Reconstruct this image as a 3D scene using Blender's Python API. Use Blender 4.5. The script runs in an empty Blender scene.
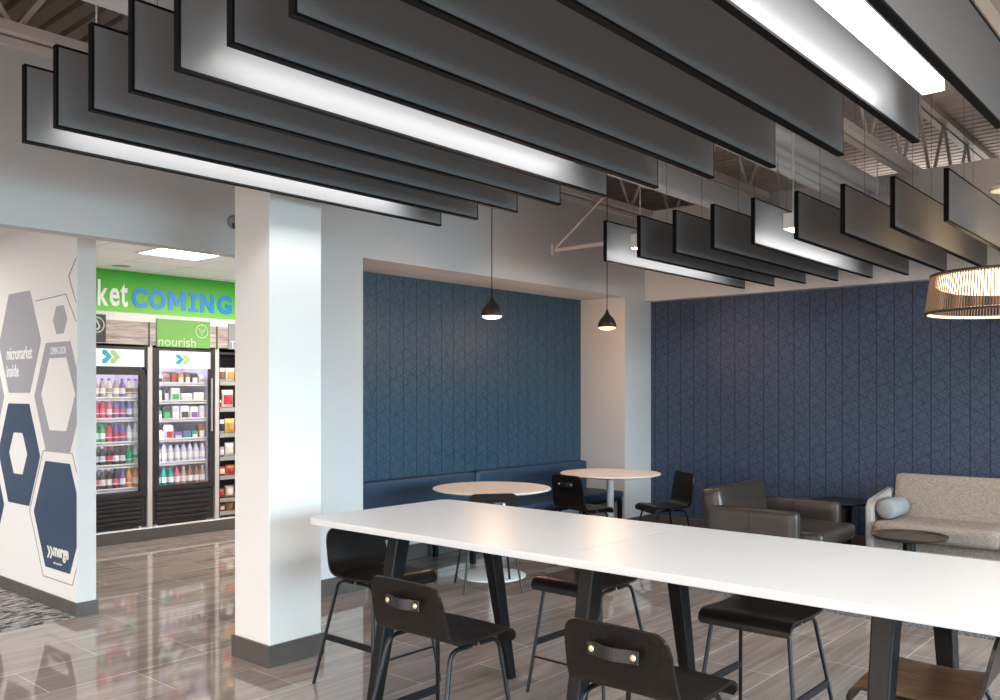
import bpy, bmesh, math, random
from mathutils import Vector, Matrix, Euler
random.seed(7)
PI = math.pi
scene = bpy.context.scene
COL = scene.collection

# ------------------------------------------------------------------ helpers
def link(o):
    COL.objects.link(o)
    return o

def tag(o, label=None, cat=None, group=None, kind=None):
    if label: o['label'] = label
    if cat: o['category'] = cat
    if group: o['group'] = group
    if kind: o['kind'] = kind
    return o

def empty(name, label, cat, loc=(0, 0, 0), rotz=0.0, group=None):
    o = bpy.data.objects.new(name, None)
    o.empty_display_size = 0.1
    o.location = loc
    o.rotation_euler = (0, 0, rotz)
    link(o)
    return tag(o, label, cat, group)

def obj(name, bm, m, parent=None, smooth=None, bevel=None):
    bmesh.ops.recalc_face_normals(bm, faces=bm.faces)
    me = bpy.data.meshes.new(name)
    bm.to_mesh(me)
    bm.free()
    for x in (m if isinstance(m, (list, tuple)) else [m]):
        me.materials.append(x)
    if smooth:
        me.polygons.foreach_set('use_smooth', [True] * len(me.polygons))
        me.set_sharp_from_angle(angle=math.radians(smooth))
    o = bpy.data.objects.new(name, me)
    link(o)
    if bevel:
        b = o.modifiers.new('bevel', 'BEVEL')
        b.width = bevel
        b.segments = 2
        b.limit_method = 'ANGLE'
        b.angle_limit = math.radians(50)
    if parent: o.parent = parent
    return o

def struct(name, bm, m, **k):
    o = obj(name, bm, m, **k)
    o['kind'] = 'structure'
    return o

def BM(): return bmesh.new()

def box(bm, x0, x1, y0, y1, z0, z1, mi=0, M=None):
    vs = [bm.verts.new((x, y, z)) for z in (z0, z1) for y in (y0, y1) for x in (x0, x1)]
    if M is not None:
        for v in vs: v.co = M @ v.co
    for f in ((0, 1, 3, 2), (4, 6, 7, 5), (0, 4, 5, 1), (2, 3, 7, 6), (0, 2, 6, 4), (1, 5, 7, 3)):
        fc = bm.faces.new([vs[i] for i in f])
        fc.material_index = mi
    return vs

def bx(*a, **k):
    bm = BM()
    box(bm, *a, **k)
    return bm

def tube(bm, pts, r, seg=10, caps=True, mi=0):
    pts = [Vector(p) for p in pts]
    n = len(pts)
    rad = r if isinstance(r, (list, tuple)) else [r] * n
    rings = []
    t0 = (pts[1] - pts[0]).normalized()
    ref = Vector((0, 0, 1)) if abs(t0.z) < 0.9 else Vector((1, 0, 0))
    u = t0.cross(ref).normalized()
    for i, p in enumerate(pts):
        if i == 0: t = t0
        elif i == n - 1: t = (pts[-1] - pts[-2]).normalized()
        else: t = ((pts[i + 1] - p).normalized() + (p - pts[i - 1]).normalized()).normalized()
        u = (u - t * u.dot(t)).normalized()
        w = t.cross(u)
        rings.append([bm.verts.new(p + (u * math.cos(2 * PI * k / seg) + w * math.sin(2 * PI * k / seg)) * rad[i]) for k in range(seg)])
    for a, b in zip(rings, rings[1:]):
        for k in range(seg):
            f = bm.faces.new((a[k], a[(k + 1) % seg], b[(k + 1) % seg], b[k]))
            f.material_index = mi
    if caps:
        bm.faces.new(rings[0][::-1]).material_index = mi
        bm.faces.new(rings[-1]).material_index = mi

def lathe(bm, prof, seg=32, c=(0, 0, 0), mi=0, M=None, close=True):
    rings = []
    for r, z in prof:
        if r < 1e-6:
            v = bm.verts.new((c[0], c[1], c[2] + z))
            rings.append([v])
        else:
            rings.append([bm.verts.new((c[0] + r * math.cos(2 * PI * k / seg), c[1] + r * math.sin(2 * PI * k / seg), c[2] + z)) for k in range(seg)])
    if M is not None:
        for rg in rings:
            for v in rg: v.co = M @ v.co
    for a, b in zip(rings, rings[1:]):
        for k in range(seg):
            k2 = (k + 1) % seg
            if len(a) == 1 and len(b) == 1: continue
            if len(a) == 1: f = bm.faces.new((a[0], b[k], b[k2]))
            elif len(b) == 1: f = bm.faces.new((a[k], b[0], a[k2]))
            else: f = bm.faces.new((a[k], b[k], b[k2], a[k2]))
            f.material_index = mi

def prism(bm, pts, axis, a, b, mi=0, holes=None):
    """polygon pts (two coordinates) extruded along an axis from a to b"""
    def P(p, q):
        if axis == 'x': return (q, p[0], p[1])
        if axis == 'y': return (p[0], q, p[1])
        return (p[0], p[1], q)
    A = [bm.verts.new(P(p, a)) for p in pts]
    B = [bm.verts.new(P(p, b)) for p in pts]
    n = len(pts)
    bm.faces.new(A).material_index = mi
    bm.faces.new(B[::-1]).material_index = mi
    for i in range(n):
        bm.faces.new((A[i], B[i], B[(i + 1) % n], A[(i + 1) % n])).material_index = mi

def ring_prism(bm, outer, inner, axis, a, b, mi=0):
    n = len(outer)
    for i in range(n):
        j = (i + 1) % n
        prism(bm, [outer[i], outer[j], inner[j], inner[i]], axis, a, b, mi)

def rrect(x0, x1, y0, y1, r, seg=5):
    pts = []
    for cx, cy, a0 in ((x1 - r, y0 + r, -PI / 2), (x1 - r, y1 - r, 0), (x0 + r, y1 - r, PI / 2), (x0 + r, y0 + r, PI)):
        for k in range(seg + 1):
            a = a0 + PI / 2 * k / seg
            pts.append((cx + r * math.cos(a), cy + r * math.sin(a)))
    return pts

def softbox(bm, x0, x1, y0, y1, z0, z1, r, seg=4, M=None, puff=0.0):
    """a cushion-like box with round edges"""
    n = 10
    c = Vector(((x0 + x1) / 2, (y0 + y1) / 2, (z0 + z1) / 2))
    h = Vector(((x1 - x0) / 2, (y1 - y0) / 2, (z1 - z0) / 2))
    tmp = bmesh.new()
    bmesh.ops.create_cube(tmp, size=2)
    bmesh.ops.subdivide_edges(tmp, edges=tmp.edges[:], cuts=n, use_grid_fill=True)
    mp = {}
    for v in tmp.verts:
        p = Vector()
        q = Vector()
        for i in range(3):
            t = v.co[i]
            # push samples to the edges so the rounding is well resolved
            s = math.copysign(1 - (1 - abs(t)) ** 1.6, t)
            p[i] = s * h[i]
            q[i] = max(-(h[i] - r), min(h[i] - r, p[i]))
        d = p - q
        if d.length > 1e-9: d = d.normalized() * r
        co = q + d
        if puff:
            u = [co[i] / h[i] for i in range(3)]
            co.z += puff * math.copysign((1 - u[0] ** 2) * (1 - u[1] ** 2), co.z) * (abs(u[2]))
        co = co + c
        if M is not None: co = M @ co
        mp[v] = bm.verts.new(co)
    for f in tmp.faces:
        bm.faces.new([mp[v] for v in f.verts])
    tmp.free()

def shell(bm, prof, hw, th, m=8, dish=0.0):
    """bent plywood sheet: profile points (y, z), half-width at each, thickness th"""
    n = len(prof)
    nrm = []
    for i in range(n):
        a = Vector(prof[max(0, i - 1)]); b = Vector(prof[min(n - 1, i + 1)])
        t = (b - a).normalized()
        nrm.append(Vector((-t.y, t.x)))
    def grid(off):
        g = []
        for i in range(n):
            row = []
            for j in range(m + 1):
                s = -1 + 2 * j / m
                x = s * hw[i]
                d = off - dish * (1 - s * s)
                row.append(bm.verts.new((x, prof[i][0] + nrm[i].x * d, prof[i][1] + nrm[i].y * d)))
            g.append(row)
        return g
    A = grid(0); B = grid(-th)
    for i in range(n - 1):
        for j in range(m):
            bm.faces.new((A[i][j], A[i + 1][j], A[i + 1][j + 1], A[i][j + 1]))
            bm.faces.new((B[i][j], B[i][j + 1], B[i + 1][j + 1], B[i + 1][j]))
        bm.faces.new((A[i][0], B[i][0], B[i + 1][0], A[i + 1][0]))
        bm.faces.new((A[i][m], A[i + 1][m], B[i + 1][m], B[i][m]))
    for j in range(m):
        bm.faces.new((A[0][j], A[0][j + 1], B[0][j + 1], B[0][j]))
        bm.faces.new((A[-1][j], B[-1][j], B[-1][j + 1], A[-1][j + 1]))

def arc(c, r, a0, a1, n):
    return [(c[0] + r * math.cos(a0 + (a1 - a0) * k / n), c[1] + r * math.sin(a0 + (a1 - a0) * k / n)) for k in range(n + 1)]

def dup(root, loc, rotz, label=None, group=None):
    r = root.copy(); COL.objects.link(r)
    r.location = loc
    r.rotation_euler = (0, 0, rotz)
    if label: r['label'] = label
    if group: r['group'] = group
    for ch in list(root.children):
        c = ch.copy(); COL.objects.link(c); c.parent = r
        for g in list(ch.children):
            d = g.copy(); COL.objects.link(d); d.parent = c
    return r

def text_bm(bm, body, rect, wall, at, thick, bold=0.0, mi=0):
    """lettering fitted into rect (u0, v0, u1, v1) on a wall: 'x' faces +X (u = Y), 'y' faces -Y (u = X)"""
    cu = bpy.data.curves.new('lettering', 'FONT')
    cu.body = body
    cu.size = 1
    cu.offset = bold
    cu.extrude = 0
    cu.resolution_u = 3
    ob = bpy.data.objects.new('lettering', cu)
    COL.objects.link(ob)
    dg = bpy.context.evaluated_depsgraph_get()
    me = bpy.data.meshes.new_from_object(ob.evaluated_get(dg))
    COL.objects.unlink(ob)
    bpy.data.objects.remove(ob)
    xs = [v.co.x for v in me.vertices]; ys = [v.co.y for v in me.vertices]
    x0, x1, y0, y1 = min(xs), max(xs), min(ys), max(ys)
    tmp = bmesh.new(); tmp.from_mesh(me)
    bpy.data.meshes.remove(me)
    ge = bmesh.ops.extrude_face_region(tmp, geom=tmp.faces[:])
    for v in [g for g in ge['geom'] if isinstance(g, bmesh.types.BMVert)]: v.co.z += 1
    mp = {}
    for v in tmp.verts:
        u = rect[0] + (v.co.x - x0) / (x1 - x0) * (rect[2] - rect[0])
        w = rect[1] + (v.co.y - y0) / (y1 - y0) * (rect[3] - rect[1])
        d = v.co.z * thick
        mp[v] = bm.verts.new((at + d, u, w) if wall == 'x' else (u, at - d, w))
    for f in tmp.faces:
        fc = bm.faces.new([mp[v] for v in f.verts]); fc.material_index = mi
    tmp.free()

# ------------------------------------------------------------------ materials
def new_mat(name):
    m = bpy.data.materials.new(name)
    m.use_nodes = True
    nt = m.node_tree
    return m, nt, nt.nodes, nt.links, nt.nodes['Principled BSDF']

def mat(name, color, rough=0.5, metal=0.0, spec=0.5, coat=0.0, var=0.0, vscale=6.0, bump=0.0, bscale=200.0):
    m, nt, N, L, B = new_mat(name)
    c = (*color, 1)
    B.inputs['Base Color'].default_value = c
    B.inputs['Roughness'].default_value = rough
    B.inputs['Metallic'].default_value = metal
    B.inputs['Specular IOR Level'].default_value = spec
    B.inputs['Coat Weight'].default_value = coat
    tc = N.new('ShaderNodeTexCoord')
    if var:
        no = N.new('ShaderNodeTexNoise'); no.inputs['Scale'].default_value = vscale
        no.inputs['Detail'].default_value = 4
        L.new(tc.outputs['Object'], no.inputs['Vector'])
        mx = N.new('ShaderNodeMix'); mx.data_type = 'RGBA'
        mx.inputs['A'].default_value = tuple(x * (1 - var) for x in color) + (1,)
        mx.inputs['B'].default_value = tuple(min(1, x * (1 + var)) for x in color) + (1,)
        L.new(no.outputs['Fac'], mx.inputs['Factor'])
        L.new(mx.outputs['Result'], B.inputs['Base Color'])
    if bump:
        n2 = N.new('ShaderNodeTexNoise'); n2.inputs['Scale'].default_value = bscale
        L.new(tc.outputs['Object'], n2.inputs['Vector'])
        bp = N.new('ShaderNodeBump'); bp.inputs['Strength'].default_value = bump
        bp.inputs['Distance'].default_value = 0.002
        L.new(n2.outputs['Fac'], bp.inputs['Height'])
        L.new(bp.outputs['Normal'], B.inputs['Normal'])
    return m

def emit(name, color, strength):
    m, nt, N, L, B = new_mat(name)
    B.inputs['Base Color'].default_value = (*color, 1)
    B.inputs['Emission Color'].default_value = (*color, 1)
    B.inputs['Emission Strength'].default_value = strength
    return m

def wood(name, c1, c2, scale=(30, 30, 2), rough=0.4, coat=0.0, spec=0.5):
    m, nt, N, L, B = new_mat(name)
    tc = N.new('ShaderNodeTexCoord')
    mp = N.new('ShaderNodeMapping'); mp.inputs['Scale'].default_value = scale
    no = N.new('ShaderNodeTexNoise'); no.inputs['Scale'].default_value = 1.0; no.inputs['Detail'].default_value = 6; no.inputs['Distortion'].default_value = 0.6
    cr = N.new('ShaderNodeValToRGB')
    cr.color_ramp.elements[0].position = 0.3; cr.color_ramp.elements[0].color = (*c1, 1)
    cr.color_ramp.elements[1].position = 0.7; cr.color_ramp.elements[1].color = (*c2, 1)
    L.new(tc.outputs['Object'], mp.inputs['Vector']); L.new(mp.outputs['Vector'], no.inputs['Vector'])
    L.new(no.outputs['Fac'], cr.inputs['Fac']); L.new(cr.outputs['Color'], B.inputs['Base Color'])
    B.inputs['Roughness'].default_value = rough
    B.inputs['Coat Weight'].default_value = coat
    B.inputs['Specular IOR Level'].default_value = spec
    return m

def math_node(N, L, op, a, b=None, c=None):
    n = N.new('ShaderNodeMath'); n.operation = op
    for i, v in enumerate((a, b, c)):
        if v is None: continue
        if isinstance(v, (int, float)): n.inputs[i].default_value = v
        else: L.new(v, n.inputs[i])
    return n.outputs[0]

def floor_mat():
    m, nt, N, L, B = new_mat('polished wood-look tile')
    tc = N.new('ShaderNodeTexCoord')
    mp = N.new('ShaderNodeMapping')
    mp.inputs['Rotation'].default_value = (0, 0, PI / 2)
    mp.inputs['Location'].default_value = (2.40, -2.05 + 0.457 * 8, 0)
    L.new(tc.outputs['Object'], mp.inputs['Vector'])
    br = N.new('ShaderNodeTexBrick')
    br.offset = 0.5
    br.inputs['Scale'].default_value = 1
    br.inputs['Brick Width'].default_value = 0.93
    br.inputs['Row Height'].default_value = 0.465
    br.inputs['Mortar Size'].default_value = 0.003
    br.inputs['Mortar Smooth'].default_value = 0.2
    br.inputs['Color1'].default_value = (0.35, 0.285, 0.25, 1)
    br.inputs['Color2'].default_value = (0.27, 0.22, 0.19, 1)
    br.inputs['Mortar'].default_value = (0.62, 0.55, 0.50, 1)
    L.new(mp.outputs['Vector'], br.inputs['Vector'])
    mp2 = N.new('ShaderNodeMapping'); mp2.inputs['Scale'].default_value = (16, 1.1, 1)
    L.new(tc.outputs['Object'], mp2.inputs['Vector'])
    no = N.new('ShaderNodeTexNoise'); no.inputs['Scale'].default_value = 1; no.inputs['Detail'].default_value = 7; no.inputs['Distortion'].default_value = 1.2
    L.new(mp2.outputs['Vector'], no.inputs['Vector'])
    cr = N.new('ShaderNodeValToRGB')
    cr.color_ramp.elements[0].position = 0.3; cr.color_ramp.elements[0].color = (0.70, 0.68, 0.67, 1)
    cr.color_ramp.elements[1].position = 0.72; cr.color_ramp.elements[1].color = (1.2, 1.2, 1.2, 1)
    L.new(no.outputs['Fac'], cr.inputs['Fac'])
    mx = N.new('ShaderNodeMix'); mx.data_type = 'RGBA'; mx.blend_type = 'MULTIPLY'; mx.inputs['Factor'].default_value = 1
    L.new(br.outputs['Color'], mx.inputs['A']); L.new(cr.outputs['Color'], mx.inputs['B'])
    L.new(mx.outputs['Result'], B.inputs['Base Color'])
    B.inputs['Roughness'].default_value = 0.055
    B.inputs['Specular IOR Level'].default_value = 0.75
    bp = N.new('ShaderNodeBump'); bp.inputs['Strength'].default_value = 0.25; bp.inputs['Distance'].default_value = 0.002; bp.invert = True
    L.new(br.outputs['Fac'], bp.inputs['Height']); L.new(bp.outputs['Normal'], B.inputs['Normal'])
    return m

def panel_mat(axis, off, field, line):
    """navy wall panels with thin upright grooves and an etched twig pattern"""
    m, nt, N, L, B = new_mat('etched navy panel')
    tc = N.new('ShaderNodeTexCoord')
    sp = N.new('ShaderNodeSeparateXYZ'); L.new(tc.outputs['Object'], sp.inputs['Vector'])
    u = sp.outputs['X' if axis == 'x' else 'Y']; z = sp.outputs['Z']
    cb = N.new('ShaderNodeCombineXYZ'); L.new(u, cb.inputs['X']); L.new(z, cb.inputs['Y'])
    lines = None
    for ang, w_, h_, th, dx in ((0.55, 0.16, 0.085, 0.0027, 0.0), (1.25, 0.23, 0.12, 0.0027, 3.7), (-0.45, 0.19, 0.10, 0.0027, 9.1), (2.0, 0.31, 0.17, 0.0027, 5.3)):
        br = N.new('ShaderNodeTexBrick'); br.offset = 0.37; br.squash = 0.7; br.squash_frequency = 3
        br.inputs['Scale'].default_value = 1; br.inputs['Brick Width'].default_value = w_; br.inputs['Row Height'].default_value = h_
        br.inputs['Mortar Size'].default_value = th; br.inputs['Mortar Smooth'].default_value = 0.0
        mp = N.new('ShaderNodeMapping'); mp.inputs['Location'].default_value = (dx, dx * 0.6, 0); mp.inputs['Rotation'].default_value = (0, 0, ang)
        L.new(cb.outputs['Vector'], mp.inputs['Vector']); L.new(mp.outputs['Vector'], br.inputs['Vector'])
        l = br.outputs['Fac']
        lines = l if lines is None else math_node(N, L, 'MAXIMUM', lines, l)
    g = math_node(N, L, 'FRACT', math_node(N, L, 'DIVIDE', math_node(N, L, 'ADD', u, off), 0.169))
    gr = math_node(N, L, 'LESS_THAN', g, 0.06)
    fac = math_node(N, L, 'MAXIMUM', math_node(N, L, 'MULTIPLY', lines, 0.72), gr)
    mx = N.new('ShaderNodeMix'); mx.data_type = 'RGBA'
    mx.inputs['A'].default_value = (*field, 1)
    mx.inputs['B'].default_value = (*line, 1)
    L.new(fac, mx.inputs['Factor']); L.new(mx.outputs['Result'], B.inputs['Base Color'])
    B.inputs['Roughness'].default_value = 0.5
    B.inputs['Specular IOR Level'].default_value = 0.35
    bp = N.new('ShaderNodeBump'); bp.inputs['Strength'].default_value = 0.3; bp.inputs['Distance'].default_value = 0.003; bp.invert = True
    L.new(fac, bp.inputs['Height']); L.new(bp.outputs['Normal'], B.inputs['Normal'])
    return m

def weave_mat(name, c1, c2, sx, sz):
    m, nt, N, L, B = new_mat(name)
    tc = N.new('ShaderNodeTexCoord')
    out = []
    for s in ((sx, sx, sz), (sz, sz, sx)):
        mp = N.new('ShaderNodeMapping'); mp.inputs['Scale'].default_value = s
        no = N.new('ShaderNodeTexNoise'); no.inputs['Scale'].default_value = 1; no.inputs['Detail'].default_value = 3
        L.new(tc.outputs['Object'], mp.inputs['Vector']); L.new(mp.outputs['Vector'], no.inputs['Vector'])
        out.append(no.outputs['Fac'])
    s = math_node(N, L, 'MULTIPLY', math_node(N, L, 'ADD', out[0], out[1]), 0.5)
    cr = N.new('ShaderNodeValToRGB')
    cr.color_ramp.elements[0].position = 0.38; cr.color_ramp.elements[0].color = (*c1, 1)
    cr.color_ramp.elements[1].position = 0.62; cr.color_ramp.elements[1].color = (*c2, 1)
    L.new(s, cr.inputs['Fac']); L.new(cr.outputs['Color'], B.inputs['Base Color'])
    B.inputs['Roughness'].default_value = 0.9
    B.inputs['Specular IOR Level'].default_value = 0.2
    return m

def carpet_mat(name, c1, c2, scale):
    m, nt, N, L, B = new_mat(name)
    tc = N.new('ShaderNodeTexCoord')
    mp = N.new('ShaderNodeMapping'); mp.inputs['Scale'].default_value = (scale, scale * 0.3, 1)
    mp.inputs['Rotation'].default_value = (0, 0, 0.6)
    no = N.new('ShaderNodeTexNoise'); no.inputs['Scale'].default_value = 1; no.inputs['Detail'].default_value = 8; no.inputs['Roughness'].default_value = 0.75
    L.new(tc.outputs['Object'], mp.inputs['Vector']); L.new(mp.outputs['Vector'], no.inputs['Vector'])
    cr = N.new('ShaderNodeValToRGB')
    cr.color_ramp.elements[0].position = 0.44; cr.color_ramp.elements[0].color = (*c1, 1)
    cr.color_ramp.elements[1].position = 0.56; cr.color_ramp.elements[1].color = (*c2, 1)
    L.new(no.outputs['Fac'], cr.inputs['Fac']); L.new(cr.outputs['Color'], B.inputs['Base Color'])
    B.inputs['Roughness'].default_value = 1.0
    B.inputs['Specular IOR Level'].default_value = 0.1
    return m

def tile_ceiling_mat():
    m, nt, N, L, B = new_mat('acoustic ceiling tile')
    tc = N.new('ShaderNodeTexCoord')
    br = N.new('ShaderNodeTexBrick'); br.offset = 0
    br.inputs['Scale'].default_value = 1; br.inputs['Brick Width'].default_value = 0.6; br.inputs['Row Height'].default_value = 0.6
    br.inputs['Mortar Size'].default_value = 0.006
    br.inputs['Color1'].default_value = (0.85, 0.84, 0.81, 1); br.inputs['Color2'].default_value = (0.83, 0.82, 0.79, 1)
    br.inputs['Mortar'].default_value = (0.55, 0.53, 0.51, 1)
    mp = N.new('ShaderNodeMapping'); mp.inputs['Location'].default_value = (0.5, 0.15, 0)
    L.new(tc.outputs['Object'], mp.inputs['Vector']); L.new(mp.outputs['Vector'], br.inputs['Vector'])
    L.new(br.outputs['Color'], B.inputs['Base Color'])
    B.inputs['Roughness'].default_value = 0.9
    return m

def glass_mat(name):
    m, nt, N, L, B = new_mat(name)
    N.remove(B)
    tr = N.new('ShaderNodeBsdfTransparent')
    gl = N.new('ShaderNodeBsdfGlossy'); gl.inputs['Roughness'].default_value = 0.03
    mx = N.new('ShaderNodeMixShader'); mx.inputs['Fac'].default_value = 0.05
    L.new(tr.outputs[0], mx.inputs[1]); L.new(gl.outputs[0], mx.inputs[2])
    L.new(mx.outputs[0], N['Material Output'].inputs['Surface'])
    return m

def gradient_green():
    m, nt, N, L, B = new_mat('green sign print')
    tc = N.new('ShaderNodeTexCoord'); sp = N.new('ShaderNodeSeparateXYZ'); L.new(tc.outputs['Object'], sp.inputs['Vector'])
    cr = N.new('ShaderNodeValToRGB')
    f = math_node(N, L, 'DIVIDE', math_node(N, L, 'SUBTRACT', sp.outputs['Z'], 2.43), 0.44)
    cr.color_ramp.elements[0].position = 0.0; cr.color_ramp.elements[0].color = (0.17, 0.55, 0.05, 1)
    cr.color_ramp.elements[1].position = 1.0; cr.color_ramp.elements[1].color = (0.02, 0.36, 0.02, 1)
    L.new(f, cr.inputs['Fac']); L.new(cr.outputs['Color'], B.inputs['Base Color'])
    B.inputs['Roughness'].default_value = 0.5
    return m

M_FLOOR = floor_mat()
M_WHITE = mat('white wall paint', (0.76, 0.755, 0.74), 0.6, var=0.02, vscale=1.5)
M_SOFFIT = mat('pale grey wall paint', (0.58, 0.59, 0.60), 0.65, var=0.02, vscale=1.5)
M_BASE = mat('dark grey-brown skirting tile', (0.085, 0.075, 0.07), 0.3, var=0.25, vscale=9)
M_PANX = panel_mat('x', 0.169 * 60 + 0.025, (0.042, 0.071, 0.132), (0.009, 0.015, 0.040))
M_PANY = panel_mat('y', 0.169 * 10 - 0.052, (0.030, 0.074, 0.122), (0.009, 0.024, 0.045))
M_DECK = mat('painted steel deck', (0.66, 0.58, 0.54), 0.6, var=0.08, vscale=2)
M_STEEL = mat('painted joist steel', (0.70, 0.66, 0.63), 0.5)
M_DUCT = mat('white duct metal', (0.72, 0.73, 0.74), 0.35)
M_CEIL = tile_ceiling_mat()
M_BAFFLE = mat('charcoal baffle laminate', (0.165, 0.172, 0.182), 0.40, spec=0.5, bump=0.06, bscale=300)
M_BLACK = mat('black edge trim', (0.004, 0.004, 0.0045), 0.6, spec=0.1)
M_CABLE = mat('steel cable', (0.25, 0.25, 0.25), 0.4, 0.6)
M_LED = emit('linear diffuser', (1.0, 0.97, 0.94), 14.0)
M_UP = emit('added uplight glow', (1.0, 0.95, 0.90), 1.4)
M_TROFFER = emit('troffer diffuser', (1.0, 0.97, 0.93), 14.0)
M_HOUSING = mat('white fixture housing', (0.8, 0.8, 0.8), 0.4)
M_TABLE = mat('white laminate', (0.66, 0.665, 0.675), 0.35, var=0.012, vscale=2)
M_TEDGE = mat('white table edge', (0.70, 0.69, 0.67), 0.4)
M_LEGW = wood('black stained ash', (0.004, 0.004, 0.0045), (0.009, 0.0085, 0.0085), (60, 60, 3), 0.4, spec=0.2)
M_PLY = wood('black stained plywood', (0.006, 0.0048, 0.0044), (0.015, 0.011, 0.0085), (70, 6, 70), 0.33, spec=0.25)
M_SEATLIT = wood('black plywood lit brown', (0.13, 0.065, 0.030), (0.36, 0.20, 0.10), (60, 5, 60), 0.4)
M_FRAME = mat('black powder-coated steel', (0.006, 0.008, 0.011), 0.32, spec=0.35)
M_STRAP = mat('black leather', (0.012, 0.011, 0.011), 0.4, bump=0.2)
M_BRASS = mat('pale brass washer', (0.75, 0.62, 0.42), 0.3, 0.6)
M_MAPLE = mat('pale maple laminate', (0.86, 0.79, 0.73), 0.4, var=0.05, vscale=5)
M_TW = mat('white powder-coated steel', (0.72, 0.74, 0.75), 0.35)
M_BLUE = mat('blue bench upholstery', (0.015, 0.042, 0.085), 0.55, var=0.12, vscale=7, bump=0.15, bscale=350)
M_LEATHER = mat('worn brown leather', (0.040, 0.029, 0.0235), 0.34, spec=0.6, var=0.6, vscale=9, bump=0.35, bscale=140)
M_LINEN = weave_mat('oatmeal woven fabric', (0.24, 0.205, 0.18), (0.47, 0.41, 0.36), 260, 30)
M_PIPE = mat('pale grey sofa piping', (0.45, 0.44, 0.43), 0.7)
M_BOLST = weave_mat('pale blue-grey fabric', (0.27, 0.28, 0.29), (0.39, 0.40, 0.41), 240, 40)
M_DWOOD = wood('dark walnut', (0.035, 0.022, 0.016), (0.11, 0.062, 0.042), (4, 28, 4), 0.35)
M_BTAB = mat('black lacquer', (0.008, 0.007, 0.008), 0.35)
M_CARP = carpet_mat('grey flecked carpet', (0.03, 0.03, 0.04), (0.50, 0.47, 0.44), 26)
M_CARP2 = carpet_mat('charcoal carpet', (0.06, 0.065, 0.08), (0.22, 0.22, 0.23), 70)
M_PEND = wood('dark bronze pendant shell', (0.018, 0.014, 0.012), (0.05, 0.038, 0.03), (30, 30, 10), 0.4)
M_GLOW = emit('warm pendant diffuser', (1.0, 0.58, 0.30), 9.0)
M_SLAT = mat('natural wood slat', (0.22, 0.14, 0.09), 0.5)
M_RIM = mat('dark wood ring', (0.055, 0.036, 0.028), 0.45)
M_DRUMGLOW = emit('warm drum diffuser', (1.0, 0.76, 0.48), 4.2)
M_RIMGLOW = emit('warm rim diffuser', (1.0, 0.80, 0.55), 1.0)
M_GREEN = gradient_green()
M_GREEN2 = mat('fresh green sign', (0.13, 0.36, 0.06), 0.5)
M_SBLUE = mat('bright blue letters', (0.0, 0.24, 0.66), 0.45)
M_SWHITE = mat('white letters', (0.85, 0.85, 0.84), 0.5)
M_PALE = mat('pale sign line', (0.55, 0.62, 0.45), 0.5)
M_DGREY = mat('dark grey sign', (0.03, 0.028, 0.03), 0.5)
M_MGREY = mat('mid grey sign', (0.26, 0.26, 0.27), 0.5)
M_BOARD = wood('weathered barn boards', (0.20, 0.145, 0.125), (0.58, 0.50, 0.46), (3, 3, 38), 0.6)
M_GREYP = mat('light grey divider', (0.50, 0.47, 0.45), 0.5)
M_FRIDGE = mat('black fridge enamel', (0.018, 0.015, 0.016), 0.35)
M_FRIN = mat('white fridge lining', (0.72, 0.70, 0.78), 0.5)
M_HEAD = mat('white fridge header', (0.85, 0.84, 0.83), 0.4)
M_FFILL = emit('added fridge fill light', (0.80, 0.74, 1.0), 42.0)
M_WIRE = mat('white shelf wire', (0.8, 0.8, 0.83), 0.4)
M_TEAL = mat('teal chevron', (0.0, 0.33, 0.42), 0.5)
M_LIME = mat('olive green chevron', (0.33, 0.50, 0.16), 0.5)
M_GLASS = glass_mat('fridge door glass')
M_NAVY = mat('navy vinyl graphic', (0.030, 0.060, 0.120), 0.35)
M_GRAPH = mat('slate vinyl graphic', (0.34, 0.34, 0.38), 0.5)
M_LINE = mat('thin grey outline vinyl', (0.33, 0.31, 0.31), 0.5)
M_LOGO = mat('cream logo vinyl', (0.80, 0.79, 0.70), 0.5)
M_CHROME = mat('brushed steel', (0.5, 0.5, 0.5), 0.3, 0.9)

# ------------------------------------------------------------------ room shell
XA, XN, YR = -5.49, -6.12, 9.06           # left wall face, niche back, far wall face
DECK = 4.45
WTOP = 3.62
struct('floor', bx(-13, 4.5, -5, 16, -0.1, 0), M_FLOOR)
struct('wall_outer_left', bx(-13.2, -13, -5.2, 16, 0, DECK + 0.06), M_DECK)
struct('wall_outer_far', bx(-13, 4.7, 16, 16.2, 0, DECK + 0.06), M_DECK)

# steel roof deck with ribs running across the joists
bm = BM()
p = []
y = -5.0
while y < 15.9:
    p += [(y, DECK), (y + 0.105, DECK), (y + 0.12, DECK + 0.04), (y + 0.145, DECK + 0.04)]
    y += 0.16
A = [bm.verts.new((-13, a, b)) for a, b in p]; B = [bm.verts.new((4.7, a, b)) for a, b in p]
for i in range(len(p) - 1): bm.faces.new((A[i], A[i + 1], B[i + 1], B[i]))
box(bm, -13, 4.7, -5.2, 16, DECK + 0.06, DECK + 0.12)
struct('ceiling', bm, M_DECK)

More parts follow.
